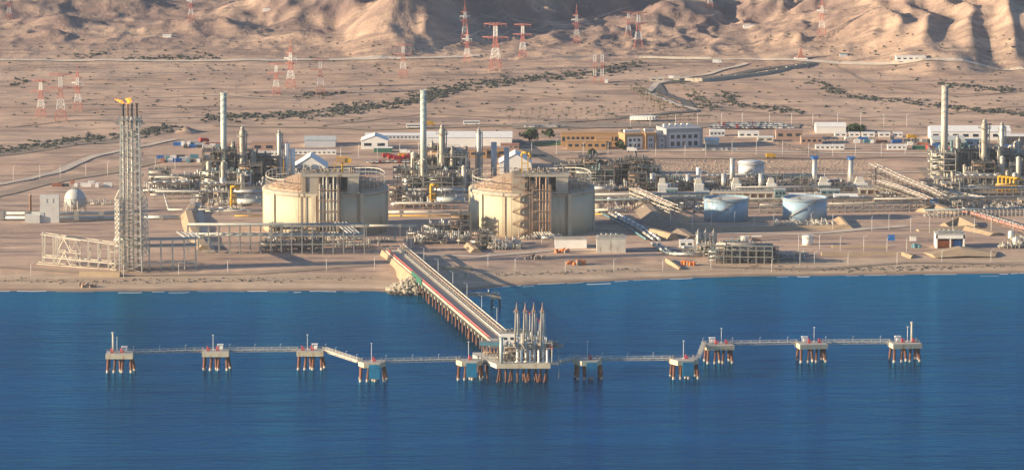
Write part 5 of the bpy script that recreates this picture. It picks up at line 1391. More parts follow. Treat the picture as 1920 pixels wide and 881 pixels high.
def bays(px0, px1, py, h, label):
    a, b = G(px0, py), G(px1, py); s = mpp(a); n = max(4, int((px1-px0)/14)); w = b.x-a.x; H = h*s; r = T('bay_building', label, 'building', a)
    m = MB(); m.b0(0, 1.5, -.5, w, 9, H); m.build('back_wall', 'pinkwall', r)
    for k in range(n+1): m = MB(); m.b0(w*k/n-.5, 0, -.5, w*k/n+.5, 1.498, H); m.build('pier', 'creamsteel', r)
    m = MB(); m.b0(-.8, -.3, H+.002, w+.8, 9.3, H+.9); m.build('roof', 'creamsteel', r)
    m = MB()
    for k in range(n*2): m.box((w*(k+.5)/n/2, 4, H+1.7), (1.6, 2, 1.5))
    m.build('roof_unit', 'galv', r)
bays(1335, 1449, 373, 10, 'long low building with nine open cream bays')
bays(1612, 1682, 365, 9, 'low building with open cream bays right of the blue capped stacks')
# long elevated rack line across the right half
random.seed(9)
rack([(1092, 398), (1345, 392)], 20, 13, 'elevated blue green pipe rack left of the blue tanks', 'steel', (.86, 1.0), 5, 3, 'bluepipe', 'elevated racks behind the blue tanks')
rack([(1345, 392), (1640, 390)], 17, 15, 'elevated pipe rack passing behind the two blue tanks', 'steel', (.8, 1.0), 5, 3, 'greypipe', 'elevated racks behind the blue tanks')
rack([(1640, 392), (1935, 389)], 17, 17, 'elevated pipe rack crossing the far right below the process unit', 'steel', (.8, 1.0), 5, 3, 'lat', 'elevated racks behind the blue tanks')
rack([(1425, 400), (1480, 400)], 14, 4, 'short pipe trestle between the blue tanks', 'galv', (.35, 1.0), 4, 2, 'greypipe')
rack([(1555, 398), (1735, 396)], 14, 12, 'thin post rack right of the blue tanks', 'galv', (.35, 1.0), 4, 2, 'bluepipe')
rack([(1735, 408), (1935, 404)], 13, 26, 'dense row of thin posts carrying low pipes at far right', 'lat', (.3, .9), 4, 3, 'bluepipe')
rack([(740, 392), (882, 392)], 9, 8, 'low rack between the tanks carrying a yellow pipe', 'brownsteel', (1.0,), 5, 3, 'lat')
pipeline([(725, 404, 2.2), (884, 404, 2.2)], .8, 'thick cream pipe between the gas tanks', 'lat', 14)
pipeline([(725, 408, 1.2), (884, 408, 1.2)], .4, 'yellow pipe running between the gas tanks', 'yellow', 14)
pipeline([(385, 402, 2.2), (494, 402, 2.2)], .8, 'thick pale pipe left of the left gas tank', 'lat', 14)
pipeline([(440, 408, 1.2), (494, 408, 1.2)], .4, 'yellow pipe left of the left gas tank', 'yellow', 14)
pipeline([(1113, 400, 2.2), (1172, 400, 2.2)], .8, 'thick cream pipe right of the right gas tank', 'lat', 14)
pipeline([(1113, 405, 1.2), (1165, 405, 1.2)], .4, 'yellow pipe right of the right gas tank', 'yellow', 14)
def stepped(pts, h0, h1, label, nb, m='lat', dep=7):
    A, B = G(*pts[0]), G(*pts[1]); r = T('sloping_pipe_bridge', label, 'pipe bridge', A); d = B-A; s = mpp(A); q = Vector((-d.y, d.x, 0)).normalized()*dep
    f = MB(); tops = []
    for k in range(nb+1):
        a = A + d*(k/nb); a.z = ter(a.x, a.y)-.5; H = (h0 + (h1-h0)*k/nb)*s
        c = MB(); c.bar(a, a+Vector((0, 0, H)), .42); c.build('column', m, r, True); c = MB(); c.bar(a+q, a+q+Vector((0, 0, H)), .4); c.build('column', m, r, True); tops.append((a, H))
    for (a, H), (b, I) in zip(tops, tops[1:]):
        for lv in (.45, .72, 1.0):
            f.bar(a+Vector((0,0,H*lv)), b+Vector((0,0,I*lv)), .36); f.bar(a+q+Vector((0,0,H*lv)), b+q+Vector((0,0,I*lv)), .32); f.bar(a+Vector((0,0,H*lv)), a+q+Vector((0,0,H*lv)), .32)
        f.bar(a+Vector((0,0,H*.45)), b+Vector((0,0,I*.72)), .2)
    f.build('beam', m, r, True)
    for i in range(3):
        p = MB(); p.path([a+q*(.2+.3*i)+Vector((0,0,H+.5)) for a, H in tops], .38, 7); p.build('pipe', 'insul' if i != 1 else 'brownsteel', r, True)
stepped([(1625, 350), (1760, 392)], 44, 24, 'long lattice pipe bridge descending from behind the bay building', 16, 'steel')
stepped([(1640, 366), (1735, 394)], 28, 20, 'second lower lattice bridge in front of the long descending one', 12, 'steel')
stepped([(1180, 378), (1256, 408)], 26, 22, 'cream lattice pipe bridge sloping down by the earth ramp', 8, 'creamsteel')
stepped([(1768, 372), (1868, 385)], 14, 8, 'low pipe bridge under the beige stack', 7, 'galv')
# paired pipelines running down to the sea
for k, o in enumerate((0, 15, 27)):
    pipeline([(1128+o, 404, 1.6), (1180+o, 432, 1.4), (1212+o*.9, 453, 1.4)], .95 if k else .6, ('blue green', 'shaded silver', 'outer white')[k] + ' pipeline running downhill right of the right gas tank', ('bluepipe', 'insul', 'white')[k], 12)
for k, (px, py) in enumerate(((1210, 455), (1223, 452))):
    p = G(px, py); a = MB(); a.tube((0, 0, 1.4), (-.9, .4, 1.6), 1.3, n=12); a.bar((0, 0, -.3), (0, 0, 1.4), .8); tag(a.build('red_valve', 'redpaint', origin=p), 'red valve at the lower end of the %s downhill pipe' % ('left', 'right')[k], 'valve')
for k, o in enumerate((0, 10)):
    pipeline([(1222+o, 462, 2.2), (1248+o, 478, 1.6), (1262+o, 481, 1.6), (1310+o, 481, 1.6)], .85, ('front', 'rear')[k] + ' pale green pipe bending right near the beach', ('greypipe', 'insul')[k], 12)
small = lambda px, py, d, m, label, name, cat: (lambda a, p: (a.box((0, 0, d[2]/2), d), a.box((0, 0, d[2]+.12), (d[0]*1.04, d[1]*1.04, .24)), [a.box((-d[0]/2+d[0]*(k+.5)/6, -d[1]/2-.05, d[2]/2), (.15, .1, d[2]*.9)) for k in range(6)], tag(a.build(name, m, origin=p), label, cat)))(MB(), G(px, py))
small(1268, 484, (5.5, 3, 2.4), 'green', 'green box sitting on the pale pipes near the beach', 'equipment_box', 'box')
# lattice yard frames on the beach side
rack([(1342, 494), (1448, 496)], 34, 7, 'dark lattice frame of the yard by the beach', 'galv', (.4, .75, 1.0), 9, 4, 'steel')
rack([(1282, 478), (1345, 480)], 12, 5, 'low pale frame under the three banded columns', 'lat', (.5, 1.0), 5, 3, 'lat')
for k, px in enumerate((1309, 1323, 1338)):
    column_thing(px, 466, 434, 8, '%s of three short yellow banded silver columns near the beach' % ('leftmost', 'middle', 'rightmost')[k], m='insul', plats=(.45, .8), group='three banded columns')
    p = G(px-4, 466); a = MB(); a.bar((0, 0, 0), (0, 0, 9.5), .4); a.bar((0, 0, 9.4), (1.6, 0, 9.4), .3); tag(a.build('yellow_riser', 'yellow', origin=p), 'yellow riser pipe left of the %s banded column' % ('leftmost', 'middle', 'rightmost')[k], 'pipe')
# right gas tank foreground buildings
block_thing('white_hall', 'long white hall at the right foot of the right gas tank', 'building', 1070, 466, 60, 17, 12, 'white', roof='concrete', nwin=0)
def machine_house(px, py, w, h, label, openf=False):
    p = G(px, py); s = mpp(p); W_, H_ = w*s, h*s; r = T('machine_house', label, 'building', p)
    a = MB(); a.b0(-W_/2, 0, -.5, -W_/2+1, 18, H_); a.b0(-W_/2, 17, -.5, W_/2, 18, H_); a.b0(W_/2-1, 0, -.5, W_/2, 18, H_)
    if openf: a.b0(-W_/2, 0, H_*.72, W_/2, .9, H_); a.b0(-W_*.02, 0, -.5, W_*.02, .9, H_*.72)
    else: a.b0(-W_/2+1.002, 0, -.5, W_/2-1.002, 1, H_)
    a.build('wall', 'white' if openf else 'lat', r); b = MB(); b.b0(-W_/2-.2, -.2, H_+.002, W_/2+.2, 18.2, H_+.4); b.build('roof', 'deck', r)
    c = MB()
    for k in range(10): x = -W_/2+2+(W_-4)*(k/9); c.box((x, 4+(k*5) % 10, H_+1.3), (1.4, 1.6, 1.7))
    for k in range(4): c.tube((-W_/2+3+k*3, 12, H_+.4), (-W_/2+3+k*3, 12, H_+2.2), .6, n=8)
    c.build('roof_unit', 'galv', r)
    if openf:
        d = MB(); d.b0(-W_*.4, 5, 0, W_*.1, 9, H_*.5); d.build('orange_machine', 'orange', r); d = MB(); d.b0(W_*.12, 4, 0, W_*.4, 9, H_*.55); d.build('blue_machine', 'blue', r)
    return r
machine_house(1146, 474, 54, 26, 'cream machine house with roof equipment below the downhill pipes')
machine_house(1782, 466, 54, 26, 'white open fronted machine house on the right near the beach', True)
small(1193, 474, (4, 5, 6), 'bluepipe', 'blue cabinet at the right wall of the cream machine house', 'equipment_cabinet', 'cabinet')
small(1808, 464, (4, 5, 6), 'bluepipe', 'blue cabinet right of the white open machine house', 'equipment_cabinet', 'cabinet')
small(1763, 464, (9, 4, 3), 'teal', 'dark green machine at the left front of the open machine house', 'machine', 'machine')
small(1112, 486, (6.5, 3, 2.4), 'green', 'green container standing on the sand near the beach', 'green_skip', 'container')
small(1133, 486, (2.6, 2.4, 2.4), 'darksteel', 'small dark bin right of the green container', 'waste_bin', 'bin')
small(1118, 492, (3, 2, 1.2), 'redpaint', 'small red box on the sand below the green container', 'red_box', 'box')
small(1731, 404, (9, 4, 3.0), 'green', 'dark green container beside the right earth bank', 'green_skip', 'container')
small(1719, 404, (5, 3, 2.6), 'roofred', 'red brown container left of the dark green one', 'shipping_container', 'container')
small(1508, 426, (2.4, 2, 2), 'redpaint', 'small red box below the right blue tank', 'red_box', 'box')
small(1402, 428, (2.0, 1.5, 3), 'redpaint', 'small red hydrant box below the left blue tank', 'hydrant_box', 'box')
def junk(px, py, m, label, n=6, sp=3.5, name='machinery_pile'):
    random.seed(int(px)); r = T(name, label, 'machinery', G(px, py)); a = MB(); b = MB()
    for k in range(n):
        x, y = random.uniform(-sp, sp), random.uniform(-2, 2); h = random.uniform(.8, 2.4)
        (a if k % 3 else b).box((x, y, h/2), (random.uniform(1, 3), random.uniform(1, 2), h), random.random()); a.tube((x-1, y, h), (x+1.4, y, h+.6), .3, n=6)
    a.build('body', m, r); b.build('drum', 'steel', r)
junk(1055, 474, 'orange', 'orange machines lined up in front of the white hall', 7, 5)
junk(1082, 496, 'orange', 'orange and yellow machinery lying on the sand', 8, 6)
junk(1292, 497, 'orange', 'orange machine on pale rubble near the beach', 7, 3.5)
junk(1673, 376, 'orange', 'orange machines under the rack right of the blue tanks', 8, 6)
junk(165, 538, 'brownsteel', 'brown wreckage lying on the left beach', 8, 5, 'beach_debris')
junk(1000, 486, 'steel', 'grey pipe scraps on the sand below the right gas tank', 8, 6)
block_thing('bus_shelter', 'small white shelter with two posts beyond the lattice yard', 'shelter', 1419, 452, 17, 8, 3, 'pinkwall', roof='white')
block_thing('pump_house', 'small pale pump house left of the three banded columns', 'building', 1287, 464, 26, 12, 6, 'white', roof='white', nwin=2)
def sign(px, py, h, m, label, w=4.5):
    p = G(px, py); r = T('sign_board', label, 'sign', p); a = MB(); a.bar((0, 0, -.3), (0, 0, h), .35); a.build('post', 'galv', r); b = MB(); b.box((0, -.25, h), (w, .2, w*.8)); b.build('panel', m, r)
sign(1671, 462, 5.5, 'blue', 'blue square sign on a post above a red box by the right beach')
sign(1751, 391, 5, 'blue', 'blue round looking sign beside the right hand access road')
small(1667, 467, (1.8, 1.4, 2.4), 'redpaint', 'red box under the blue square sign', 'red_box', 'box')
block_thing('slanted_panel', 'cream slanted wall panel left of the open machine house', 'wall', 1712, 452, 12, 9, 1.5, 'white')
junk(1718, 464, 'bluepipe', 'dark blue machine below the cream slanted panel', 6, 3)
small(1731, 488, (3.5, 2.5, 2), 'bluepipe', 'small blue green box at the right beach track', 'equipment_box', 'box')

# ------------------------------------------------------------------ earth banks, roads
berm('earth_bank', [(362, 392), (354, 405), (362, 436), (384, 470)], 3.2, 4, 1.0, 'berm', 'sandy bank with sunlit left slope right of the flare tower')
strip('ramp_road', [(372, 352), (366, 392), (380, 440), (392, 474)], 8, 'paleroad', 'pale ramp road below the left process unit', lift=.4)
berm('earth_bank', [(1206, 372), (1210, 392), (1236, 420), (1300, 450)], [2, 5, 5, 2.5], 4, 1.5, 'bermdark', 'dark earth bank with sunlit end right of the right gas tank')
berm('earth_bank', [(1222, 440), (1262, 450)], 4.0, 3, .8, 'berm', 'sunlit cut bank face at the foot of the ramp')
strip('ramp_road', [(1230, 374), (1262, 410), (1330, 450)], 7, 'track', 'narrow service ramp beside the dark earth bank', lift=.5)
berm('tank_dyke', [(1282, 410), (1268, 424), (1360, 432), (1470, 430), (1590, 428), (1575, 412)], 2.2, 2, 1.6, 'berm', 'low sandy dyke around the two blue tanks')
berm('earth_bank', [(1728, 398), (1756, 393), (1800, 404)], [2.5, 4, 1.5], 4, 1.5, 'berm', 'sunlit sandy bank beside the right access road')
berm('earth_bank', [(1770, 424), (1800, 421), (1832, 428)], [2, 5, 2], 2, 1.5, 'berm', 'small sunlit sand heap below the right access road')
berm('earth_bank', [(1720, 433), (1812, 430), (1868, 442)], [1, 2.4, 1.8], 4, 1.8, 'berm', 'long sunlit sandy bank ending at the right access road')
strip('access_road', [(1715, 376), (1775, 398), (1850, 424), (1935, 456)], 11, 'track', 'grey access road slanting to the lower right edge', lift=.6)
strip('road_edge', [(1740, 378), (1800, 396), (1870, 420), (1945, 448)], 1.3, 'paleroad', 'pale edge line of the right access road', lift=.75)
pipeline([(1795, 399, 2.4), (1835, 410, 2.4), (1880, 424, 2.4), (1930, 438, 2.4)], 1.0, 'red brown pipe slanting beside the right access road', 'redpylon', 10)
pipeline([(1805, 396, 2.0), (1845, 408, 2.0), (1930, 434, 2.0)], .7, 'pale pipe behind the red brown slanting pipe', 'lat', 10)
berm('basin_wall', [(1560, 464), (1665, 464)], 1.6, 1.5, .8, 'berm', 'pale bank of the rear rubbish basin by the right beach')
berm('basin_wall', [(1540, 478), (1690, 477), (1712, 484)], 1.8, 1.5, .8, 'berm', 'pale bank of the front basin by the right beach')
berm('earth_bank', [(1740, 478), (1800, 472), (1870, 476)], [1, 3, 1], 10, 3, 'berm', 'broad low mound by the right beach below the machine house')
berm('earth_bank', [(1250, 488), (1276, 506)], 1.4, 1, .6, 'berm', 'pale sloping kerb wall reaching the beach')
berm('earth_bank', [(880, 462), (893, 474)], 2.5, 3, .9, 'berm', 'small sunlit bank left of the columns below the right gas tank')
berm('earth_bank', [(830, 505), (880, 505)], 1.8, 3, 1, 'berm', 'low pale bank just right of the trestle root')
strip('perimeter_road', [(700, 474), (900, 482), (1040, 470), (1240, 470), (1350, 462)], 6, 'paleroad', 'pale service road below the right gas tank', lift=.35)
strip('perimeter_road', [(1330, 500), (1540, 505), (1700, 492), (1930, 496)], 6, 'track', 'service track along the right beach', lift=.35)
strip('perimeter_road', [(1300, 436), (1500, 440), (1700, 424)], 7, 'paleroad', 'pale service road below the blue tanks', lift=.35)
strip('perimeter_road', [(-30, 352), (120, 318), (260, 276), (330, 262)], 7, 'paleroad', 'pale perimeter road at the left edge of the plant', lift=.5)
strip('perimeter_road', [(-30, 372), (110, 338), (300, 300)], 14, 'track', 'wide gravel shoulder at the left edge of the plant', lift=.4)
strip('channel_shade_strip', [(-30, 292), (70, 280), (160, 268), (245, 262)], 22, 'bermdark', 'dark strip painted as the shaded channel bank left of the flare tower', lift=.3)  # flat dark strip painting the shaded side of the channel bank
strip('desert_road', [(-40, 115), (150, 115), (300, 116), (500, 114), (650, 112), (760, 110), (900, 106)], 9, 'paleroad', 'thin pale road crossing the desert plain', lift=.6)
strip('desert_road', [(1200, 110), (1400, 112), (1530, 116), (1700, 118), (1940, 130)], 7, 'paleroad', 'pale road along the foot of the right hills', lift=.6)
for k, pts_ in enumerate(([(-30, 205), (200, 196), (380, 205)], [(600, 236), (800, 214), (1000, 222)], [(1340, 205), (1600, 222), (1940, 200)], [(1100, 190), (900, 168), (700, 172)], [(1560, 118), (1640, 160), (1800, 182), (1940, 170)], [(20, 240), (140, 226), (330, 232)])):
    strip('desert_track', pts_, 2.2, 'track', 'faint wheel track across the desert, %s of six' % ORD[k], lift=.35)
strip('desert_track', [(560, 190), (420, 180), (270, 183)], 3, 'paleroad', 'thin pale track behind the left stack', lift=.5)
strip('plant_road', [(1160, 222), (1300, 210), (1285, 192), (1240, 175), (1230, 158), (1300, 152), (1420, 132), (1520, 118)], 8, 'asphalt', 'grey road winding from the plant to the desert gate', lift=.6)
strip('plant_road', [(1400, 120), (1330, 140), (1230, 158), (1215, 175), (1262, 196), (1310, 208)], 5, 'paleroad', 'pale second carriageway of the winding road', lift=.7)
strip('plant_road', [(400, 236), (700, 244), (960, 236), (1160, 222), (1330, 216)], 9, 'track', 'dusty road behind the warehouses', lift=.5)
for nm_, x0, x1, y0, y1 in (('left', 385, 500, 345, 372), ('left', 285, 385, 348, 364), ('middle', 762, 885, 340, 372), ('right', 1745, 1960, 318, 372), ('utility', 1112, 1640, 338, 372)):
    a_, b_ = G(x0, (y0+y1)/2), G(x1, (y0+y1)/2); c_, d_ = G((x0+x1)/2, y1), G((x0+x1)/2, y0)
    strip('unit_ground_shade', [a_, b_], d_.y-c_.y, 'paving', 'paving with painted-in shade under the %s process area' % nm_, lift=.3)  # dark sheet that paints the shade onto the ground under the equipment
strip('car_park', [(960, 238), (1330, 236), (1500, 238)], 26, 'paving', 'dusty car park behind the offices', lift=.55)
strip('plant_road', [(958, 262), (985, 278), (1030, 300), (1080, 318)], 12, 'asphalt', 'asphalt road descending right of the warehouses', lift=.5)
strip('plant_road', [(280, 315), (500, 308), (760, 318), (1090, 318)], 7, 'track', 'dusty road along the back of the process units', lift=.4)
strip('plant_road', [(1040, 287), (1340, 284), (1560, 288), (1930, 292)], 6, 'paleroad', 'pale road in front of the offices', lift=.4)
strip('plant_road', [(1150, 328), (1500, 328), (1780, 322)], 5, 'paleroad', 'pale road at the foot of the stone slope', lift=.4)
strip('plant_road', [(1060, 298), (1400, 298), (1750, 296)], 4, 'bermdark', 'dark kerb track on top of the stone slope', lift=.4)

# ------------------------------------------------------------------ background buildings
B = block_thing
B('warehouse', 'very long white warehouse roof behind the middle unit', 'warehouse', 880, 276, 160, 18, 34, 'white', roof='white', gable=7, nwin=0)
B('warehouse', 'long thin white roofed shed left of the big warehouse', 'warehouse', 750, 262, 130, 8, 18, 'bluewhite', roof='white', gable=2, nwin=18)
B('white_hall', 'white gabled hall with open dark front beside the middle stack', 'building', 702, 280, 50, 16, 24, 'white', roof='white', gable=9, nwin=2)
B('shed', 'small white roofed shed with green wall left of the middle stack', 'shed', 718, 286, 34, 8, 8, 'green', roof='white', nwin=0)
B('brick_building', 'pink walled building behind the left process unit', 'building', 505, 285, 66, 17, 14, 'pinkwall', roof='pinkwall', nwin=3)
B('brick_building', 'small pink walled building between left unit columns', 'building', 440, 284, 40, 13, 14, 'pinkwall', roof='pinkwall', nwin=2)
B('warehouse', 'grey white gabled warehouse behind the left gas tank', 'warehouse', 600, 276, 58, 13, 22, 'bluewhite', roof='roofgrey', gable=5, nwin=0)
B('trailer', 'long white site cabin before the pink building', 'trailer', 502, 292, 56, 7, 4, 'white', roof='white', nwin=7)
B('trailer', 'long white site cabin below the grey gabled warehouse', 'trailer', 590, 290, 80, 7, 4, 'white', roof='white', nwin=9)
B('control_building', 'cream control building right of the middle stack', 'building', 822, 294, 26, 20, 16, 'orangewall', roof='pinkwall', nwin=0)
B('brick_building', 'low tan building behind the right gas tank columns', 'building', 888, 296, 50, 14, 14, 'orangewall', roof='pinkwall', nwin=3)
B('brick_building', 'tan building with brown roof right of the slim silver column', 'building', 930, 296, 52, 17, 14, 'orangewall', roof='pinkwall', nwin=2)
B('brick_building', 'low red brown building at the end of the big warehouse', 'building', 956, 280, 34, 8, 10, 'pinkwall', roof='roofred', nwin=3)
B('tent_roof_hall', 'bright white pointed roof hall behind the left gas tank', 'building', 581, 330, 62, 16, 32, 'white', roof='white', gable=20)
B('tent_roof_hall', 'bright white gabled hall behind the right gas tank', 'building', 966, 326, 60, 20, 30, 'white', roof='white', gable=17)
# orange buildings
B('orange_building', 'orange office block with flat roofs right of the trees, rear', 'building', 1106, 274, 108, 24, 10, 'orangewall', roof='orangewall', nwin=12)
B('orange_building', 'low orange annex in front of the orange office block', 'building', 1100, 281, 74, 15, 12, 'orangewall', roof='orangewall', nwin=6)
B('orange_building', 'orange cube with arched entrance beside the white office', 'building', 1132, 280, 30, 20, 12, 'orangewall', roof='orangewall', nwin=2)
def office(px, py, w, h, label, rz, wall, panel, d=16, cols=4):
    p = G(px, py); s = mpp(p); W_, H_ = w*s, h*s; r = T('office_building', label, 'office', p, R(rz)); a = MB()
    a.b0(-W_/2, 0, -.5, W_/2, d, H_); a.build('wall', wall, r)
    b = MB(); b.b0(-W_/2-.4, -.8, H_*.86, W_/2+.4, d+.4, H_+.6); b.b0(-W_/2-.4, -.8, -.5, -W_/2+1.4, -.01, H_*.86); b.b0(W_/2-1.4, -.8, -.5, W_/2+.4, -.01, H_*.86); b.build('frame', wall, r)
    c = MB(); c.b0(-W_/2+1.5, -.35, 0, W_/2-1.5, -.01, H_*.84); c.build('facade_panel', panel, r)
    for k in range(cols):
        x0 = -W_/2+2.4+(W_-4.8)*(k+.15)/cols; x1 = -W_/2+2.4+(W_-4.8)*(k+.75)/cols
        for z0, z1 in ((.1, .34), (.5, .7)): q = MB(); q.b0(x0, -.42, H_*z0, x1, -.36, H_*z1); q.build('window', 'glass', r)
    q = MB()
    for k in range(5): q.box((-W_/2+3+k*W_/6, d*.6, H_+1.6), (2, 2.4, 2))
    q.build('roof_unit', 'white', r)
    return r
office(1190, 279, 38, 27, 'orange framed office with white panels, left of the row', 17, 'orangewall', 'white', 14, 3)
office(1220, 279, 20, 28, 'narrow orange and white office section left of the dark one', 17, 'orangewall', 'bluewhite', 16, 2)
office(1241, 278, 18, 24, 'glazed blue office link between orange and grey buildings', 17, 'officewall', 'bluewhite', 14, 3)
office(1283, 277, 70, 35, 'large dark grey office with pale curved front and slot window', 17, 'officewall', 'bluewhite', 22, 5)
B('shed', 'small white shed right of the grey office', 'shed', 1335, 272, 26, 9, 9, 'white', roof='white', gable=4)
B('shed', 'grey pavilion behind the small white shed', 'shed', 1345, 256, 28, 10, 9, 'bluewhite', roof='white', nwin=4)
B('trailer', 'white cabin on the plain right of the offices', 'trailer', 1404, 258, 38, 9, 9, 'white', roof='white', nwin=3)
B('trailer', 'yellowish cabin in front of the white one, right of the offices', 'trailer', 1435, 266, 30, 8, 7, 'creamsteel', roof='white', nwin=2)
B('brick_building', 'pink building with sloped roof right of the yellowish cabin', 'building', 1480, 262, 50, 16, 14, 'pinkwall', roof='pinkwall', nwin=3)
B('brick_building', 'low brown pink building, rightmost of the pink group', 'building', 1522, 271, 40, 13, 14, 'pinkwall', roof='pinkwall', nwin=4)
B('white_hall', 'white shed before the dark tree, centre right', 'building', 1558, 250, 56, 12, 18, 'white', roof='white', gable=6, nwin=0)
B('trailer', 'long white cabin row on the plain, left one', 'trailer', 1556, 281, 54, 8, 5, 'white', roof='white', nwin=6)
B('trailer', 'white cabin left of the green and blue containers', 'trailer', 1682, 281, 36, 8, 5, 'white', roof='white', nwin=4)
for k, (x, w) in enumerate(((1576, 22), (1602, 20), (1628, 24), (1658, 22), (1684, 16))):
    B('site_cabin', '%s small white cabin from the left in the row by the dark tree' % ORD[k], 'cabin', x, 257, w, 7, 6, 'white', roof='white', nwin=2, group='white cabins by the dark tree')
B('warehouse', 'big white gabled warehouse behind the beige stack', 'warehouse', 1820, 263, 150, 16, 26, 'white', roof='white', gable=8, nwin=8)
B('warehouse', 'smaller cream warehouse in front of the big white one', 'warehouse', 1778, 277, 60, 14, 18, 'lat', roof='roofgrey', gable=6, nwin=3)
B('warehouse', 'pale blue sided shed right of the cream warehouse', 'warehouse', 1828, 274, 34, 10, 10, 'bluewhite', roof='bluepipe', nwin=2)
B('warehouse', 'long shed with dark open side at the far right edge', 'warehouse', 1905, 274, 60, 18, 14, 'darksteel', roof='white', nwin=0)
B('shipping_container', 'green container beside the white cabin on the right plain', 'container', 1724, 281, 26, 6, 3, 'green', roof='green')
B('shipping_container', 'dark blue container left of the beige stack', 'container', 1757, 279, 18, 8, 4, 'blue', roof='blue')
B('shipping_container', 'bright blue container right of the silver column at far right', 'container', 1900, 281, 30, 8, 4, 'blue', roof='blue')
B('gatehouse', 'cream gatehouse on the winding road, left', 'building', 1232, 153, 26, 6, 6, 'creamsteel', roof='creamsteel', nwin=2)
B('gatehouse', 'small cream kiosk right of the gatehouse', 'building', 1268, 152, 12, 7, 5, 'creamsteel', roof='creamsteel')
B('guard_hut', 'tiny white hut beside the twin masts', 'hut', 1137, 156, 6, 6, 4, 'white', roof='white')
B('petrol_station', 'flat roofed white station at the foot of the right hills', 'building', 1708, 114, 56, 7, 8, 'white', roof='white', nwin=5)
B('water_depot', 'small white and teal hut on the plain left of the station', 'hut', 1582, 107, 14, 5, 5, 'bluewhite', roof='teal')
B('hill_house', 'tiny white house on the far left hill', 'house', 500, 22, 14, 4, 6, 'white', roof='white')
B('hill_house', 'tiny white house low on the left hills', 'house', 313, 71, 16, 4, 6, 'white', roof='white')
B('hill_house', 'tiny white compound in the hills right of centre', 'house', 1405, 53, 22, 4, 6, 'white', roof='white')
def monument():
    p = G(1502, 113); r = T('brown_monument', 'pointed red brown monument at the road junction below the hills', 'monument', p); s = mpp(p)
    a = MB(); a.prism([(-12*s, 0), (12*s, 0), (12*s, 8), (-12*s, 8)], -.5, 1.5); a.build('plinth', 'white', r)
    a = MB(); a.prism([(-8*s, 1), (9*s, 1), (9*s, 7), (-8*s, 7)], 1.5, 8*s, [(-4*s, 2), (5*s, 2), (5*s, 6), (-4*s, 6)]); a.prism([(-4*s, 2), (3*s, 2), (3*s, 6), (-4*s, 6)], 8*s+.01, 21*s, [(-.6, 3.8), (.6, 3.8), (.6, 4.2), (-.6, 4.2)]); a.build('tower', 'roofred', r)
monument()
def wall_line(pts, h, m, label, th=.8, name='boundary_wall'):
    W = [G(*p) for p in pts]; r = MB()
    for a, b in zip(W, W[1:]):
        n = max(1, int((b-a).length/12))
        for k in range(n):
            p, q = a+(b-a)*(k/n), a+(b-a)*((k+1)/n); zz = min(ter(p.x, p.y), ter(q.x, q.y))
            d = (q-p).normalized(); s_ = Vector((-d.y, d.x, 0))*th/2
            ring = [(p-s_)[:2], (q-s_)[:2], (q+s_)[:2], (p+s_)[:2]]; r.prism(ring, zz-.5, zz+h)
    tag(r.build(name, m, origin=W[0]), label, 'wall')
wall_line([(1316, 154), (1420, 142), (1528, 119)], 2.6, 'concrete', 'long low retaining wall along the road up to the monument', 1.2, 'retaining_wall')
wall_line([(1284, 153), (1316, 154)], 3.0, 'creamsteel', 'short cream wall at the lower end of the dark retaining wall')
wall_line([(1198, 110), (1334, 111)], 2.0, 'creamsteel', 'long cream wall at the foot of the centre right hills')

# ------------------------------------------------------------------ pylons
def pylon(kind):
    r = T('electricity_pylon', 'x', 'pylon', (0, 0, 0)); red = MB(); wh = MB(); H = 44.0
    hw = lambda z: (5.0 - 3.4*min(z/26, 1)) if z < 26 else 1.6 - (.5 if kind != 'wide' else .2)*(z-26)/18
    segs = [0, 5, 10, 14.5, 19, 23, 26, 29, 32, 35, 38, 41] + ([44] if kind != 'wide' else [])
    for i, (a, b) in enumerate(zip(segs, segs[1:])):
        mb = red if (int(a/9) % 2 == 0) else wh; A, B_ = hw(a), hw(b); w = .30
        for sx, sy in ((-1, -1), (1, -1), (1, 1), (-1, 1)): mb.bar((sx*A, sy*A, a), (sx*B_, sy*B_, b), w)
        c0 = [(-A, -A, a), (A, -A, a), (A, A, a), (-A, A, a)]; c1 = [(-B_, -B_, b), (B_, -B_, b), (B_, B_, b), (-B_, B_, b)]
        for k in range(4): j = (k+1) % 4; mb.bar(c0[k], c1[j], .19); mb.bar(c0[j], c1[k], .19); mb.bar(c1[k], c1[j], .19)
    def arm(z, L_, mb, up=1.5):
        for sg in (-1, 1):
            t = (sg*L_, 0, z+up*.6)
            for sy in (-1, 1): mb.bar((sg*1.2, sy*1.2, z), t, .34); mb.bar((sg*1.2, sy*1.2, z+up), t, .3)
            for k in range(1, 4): x = sg*(1.2+(L_-1.2)*k/4); mb.bar((x, 0, z+.1), (x+sg*1.6, 0, z+up*.8), .24)
            mb.bar((sg*L_*.9, 0, z+.4), (sg*L_*.9, 0, z-2.4), .22); mb.bar((sg*L_*.5, 0, z), (sg*L_*.5, 0, z-2.4), .22)
    if kind == 'wide': arm(39.5, 10.5, red); arm(28, 12, red); 
    else: arm(26, 6, red); arm(31.5, 7, wh); arm(37, 5, red); red.bar((0, 0, 43), (0, 0, 52), .7)
    red.build('red_section', 'redpylon', r); wh.build('white_section', 'white', r)
    for sx, sy in ((-1, -1), (1, -1), (1, 1), (-1, 1)):
        f = MB(); f.box((sx*5, sy*5, -.2), (1.6, 1.6, 1.6)); f.build('footing', 'concrete', r)
    return r
PW, PP = pylon('wide'), pylon('peak')
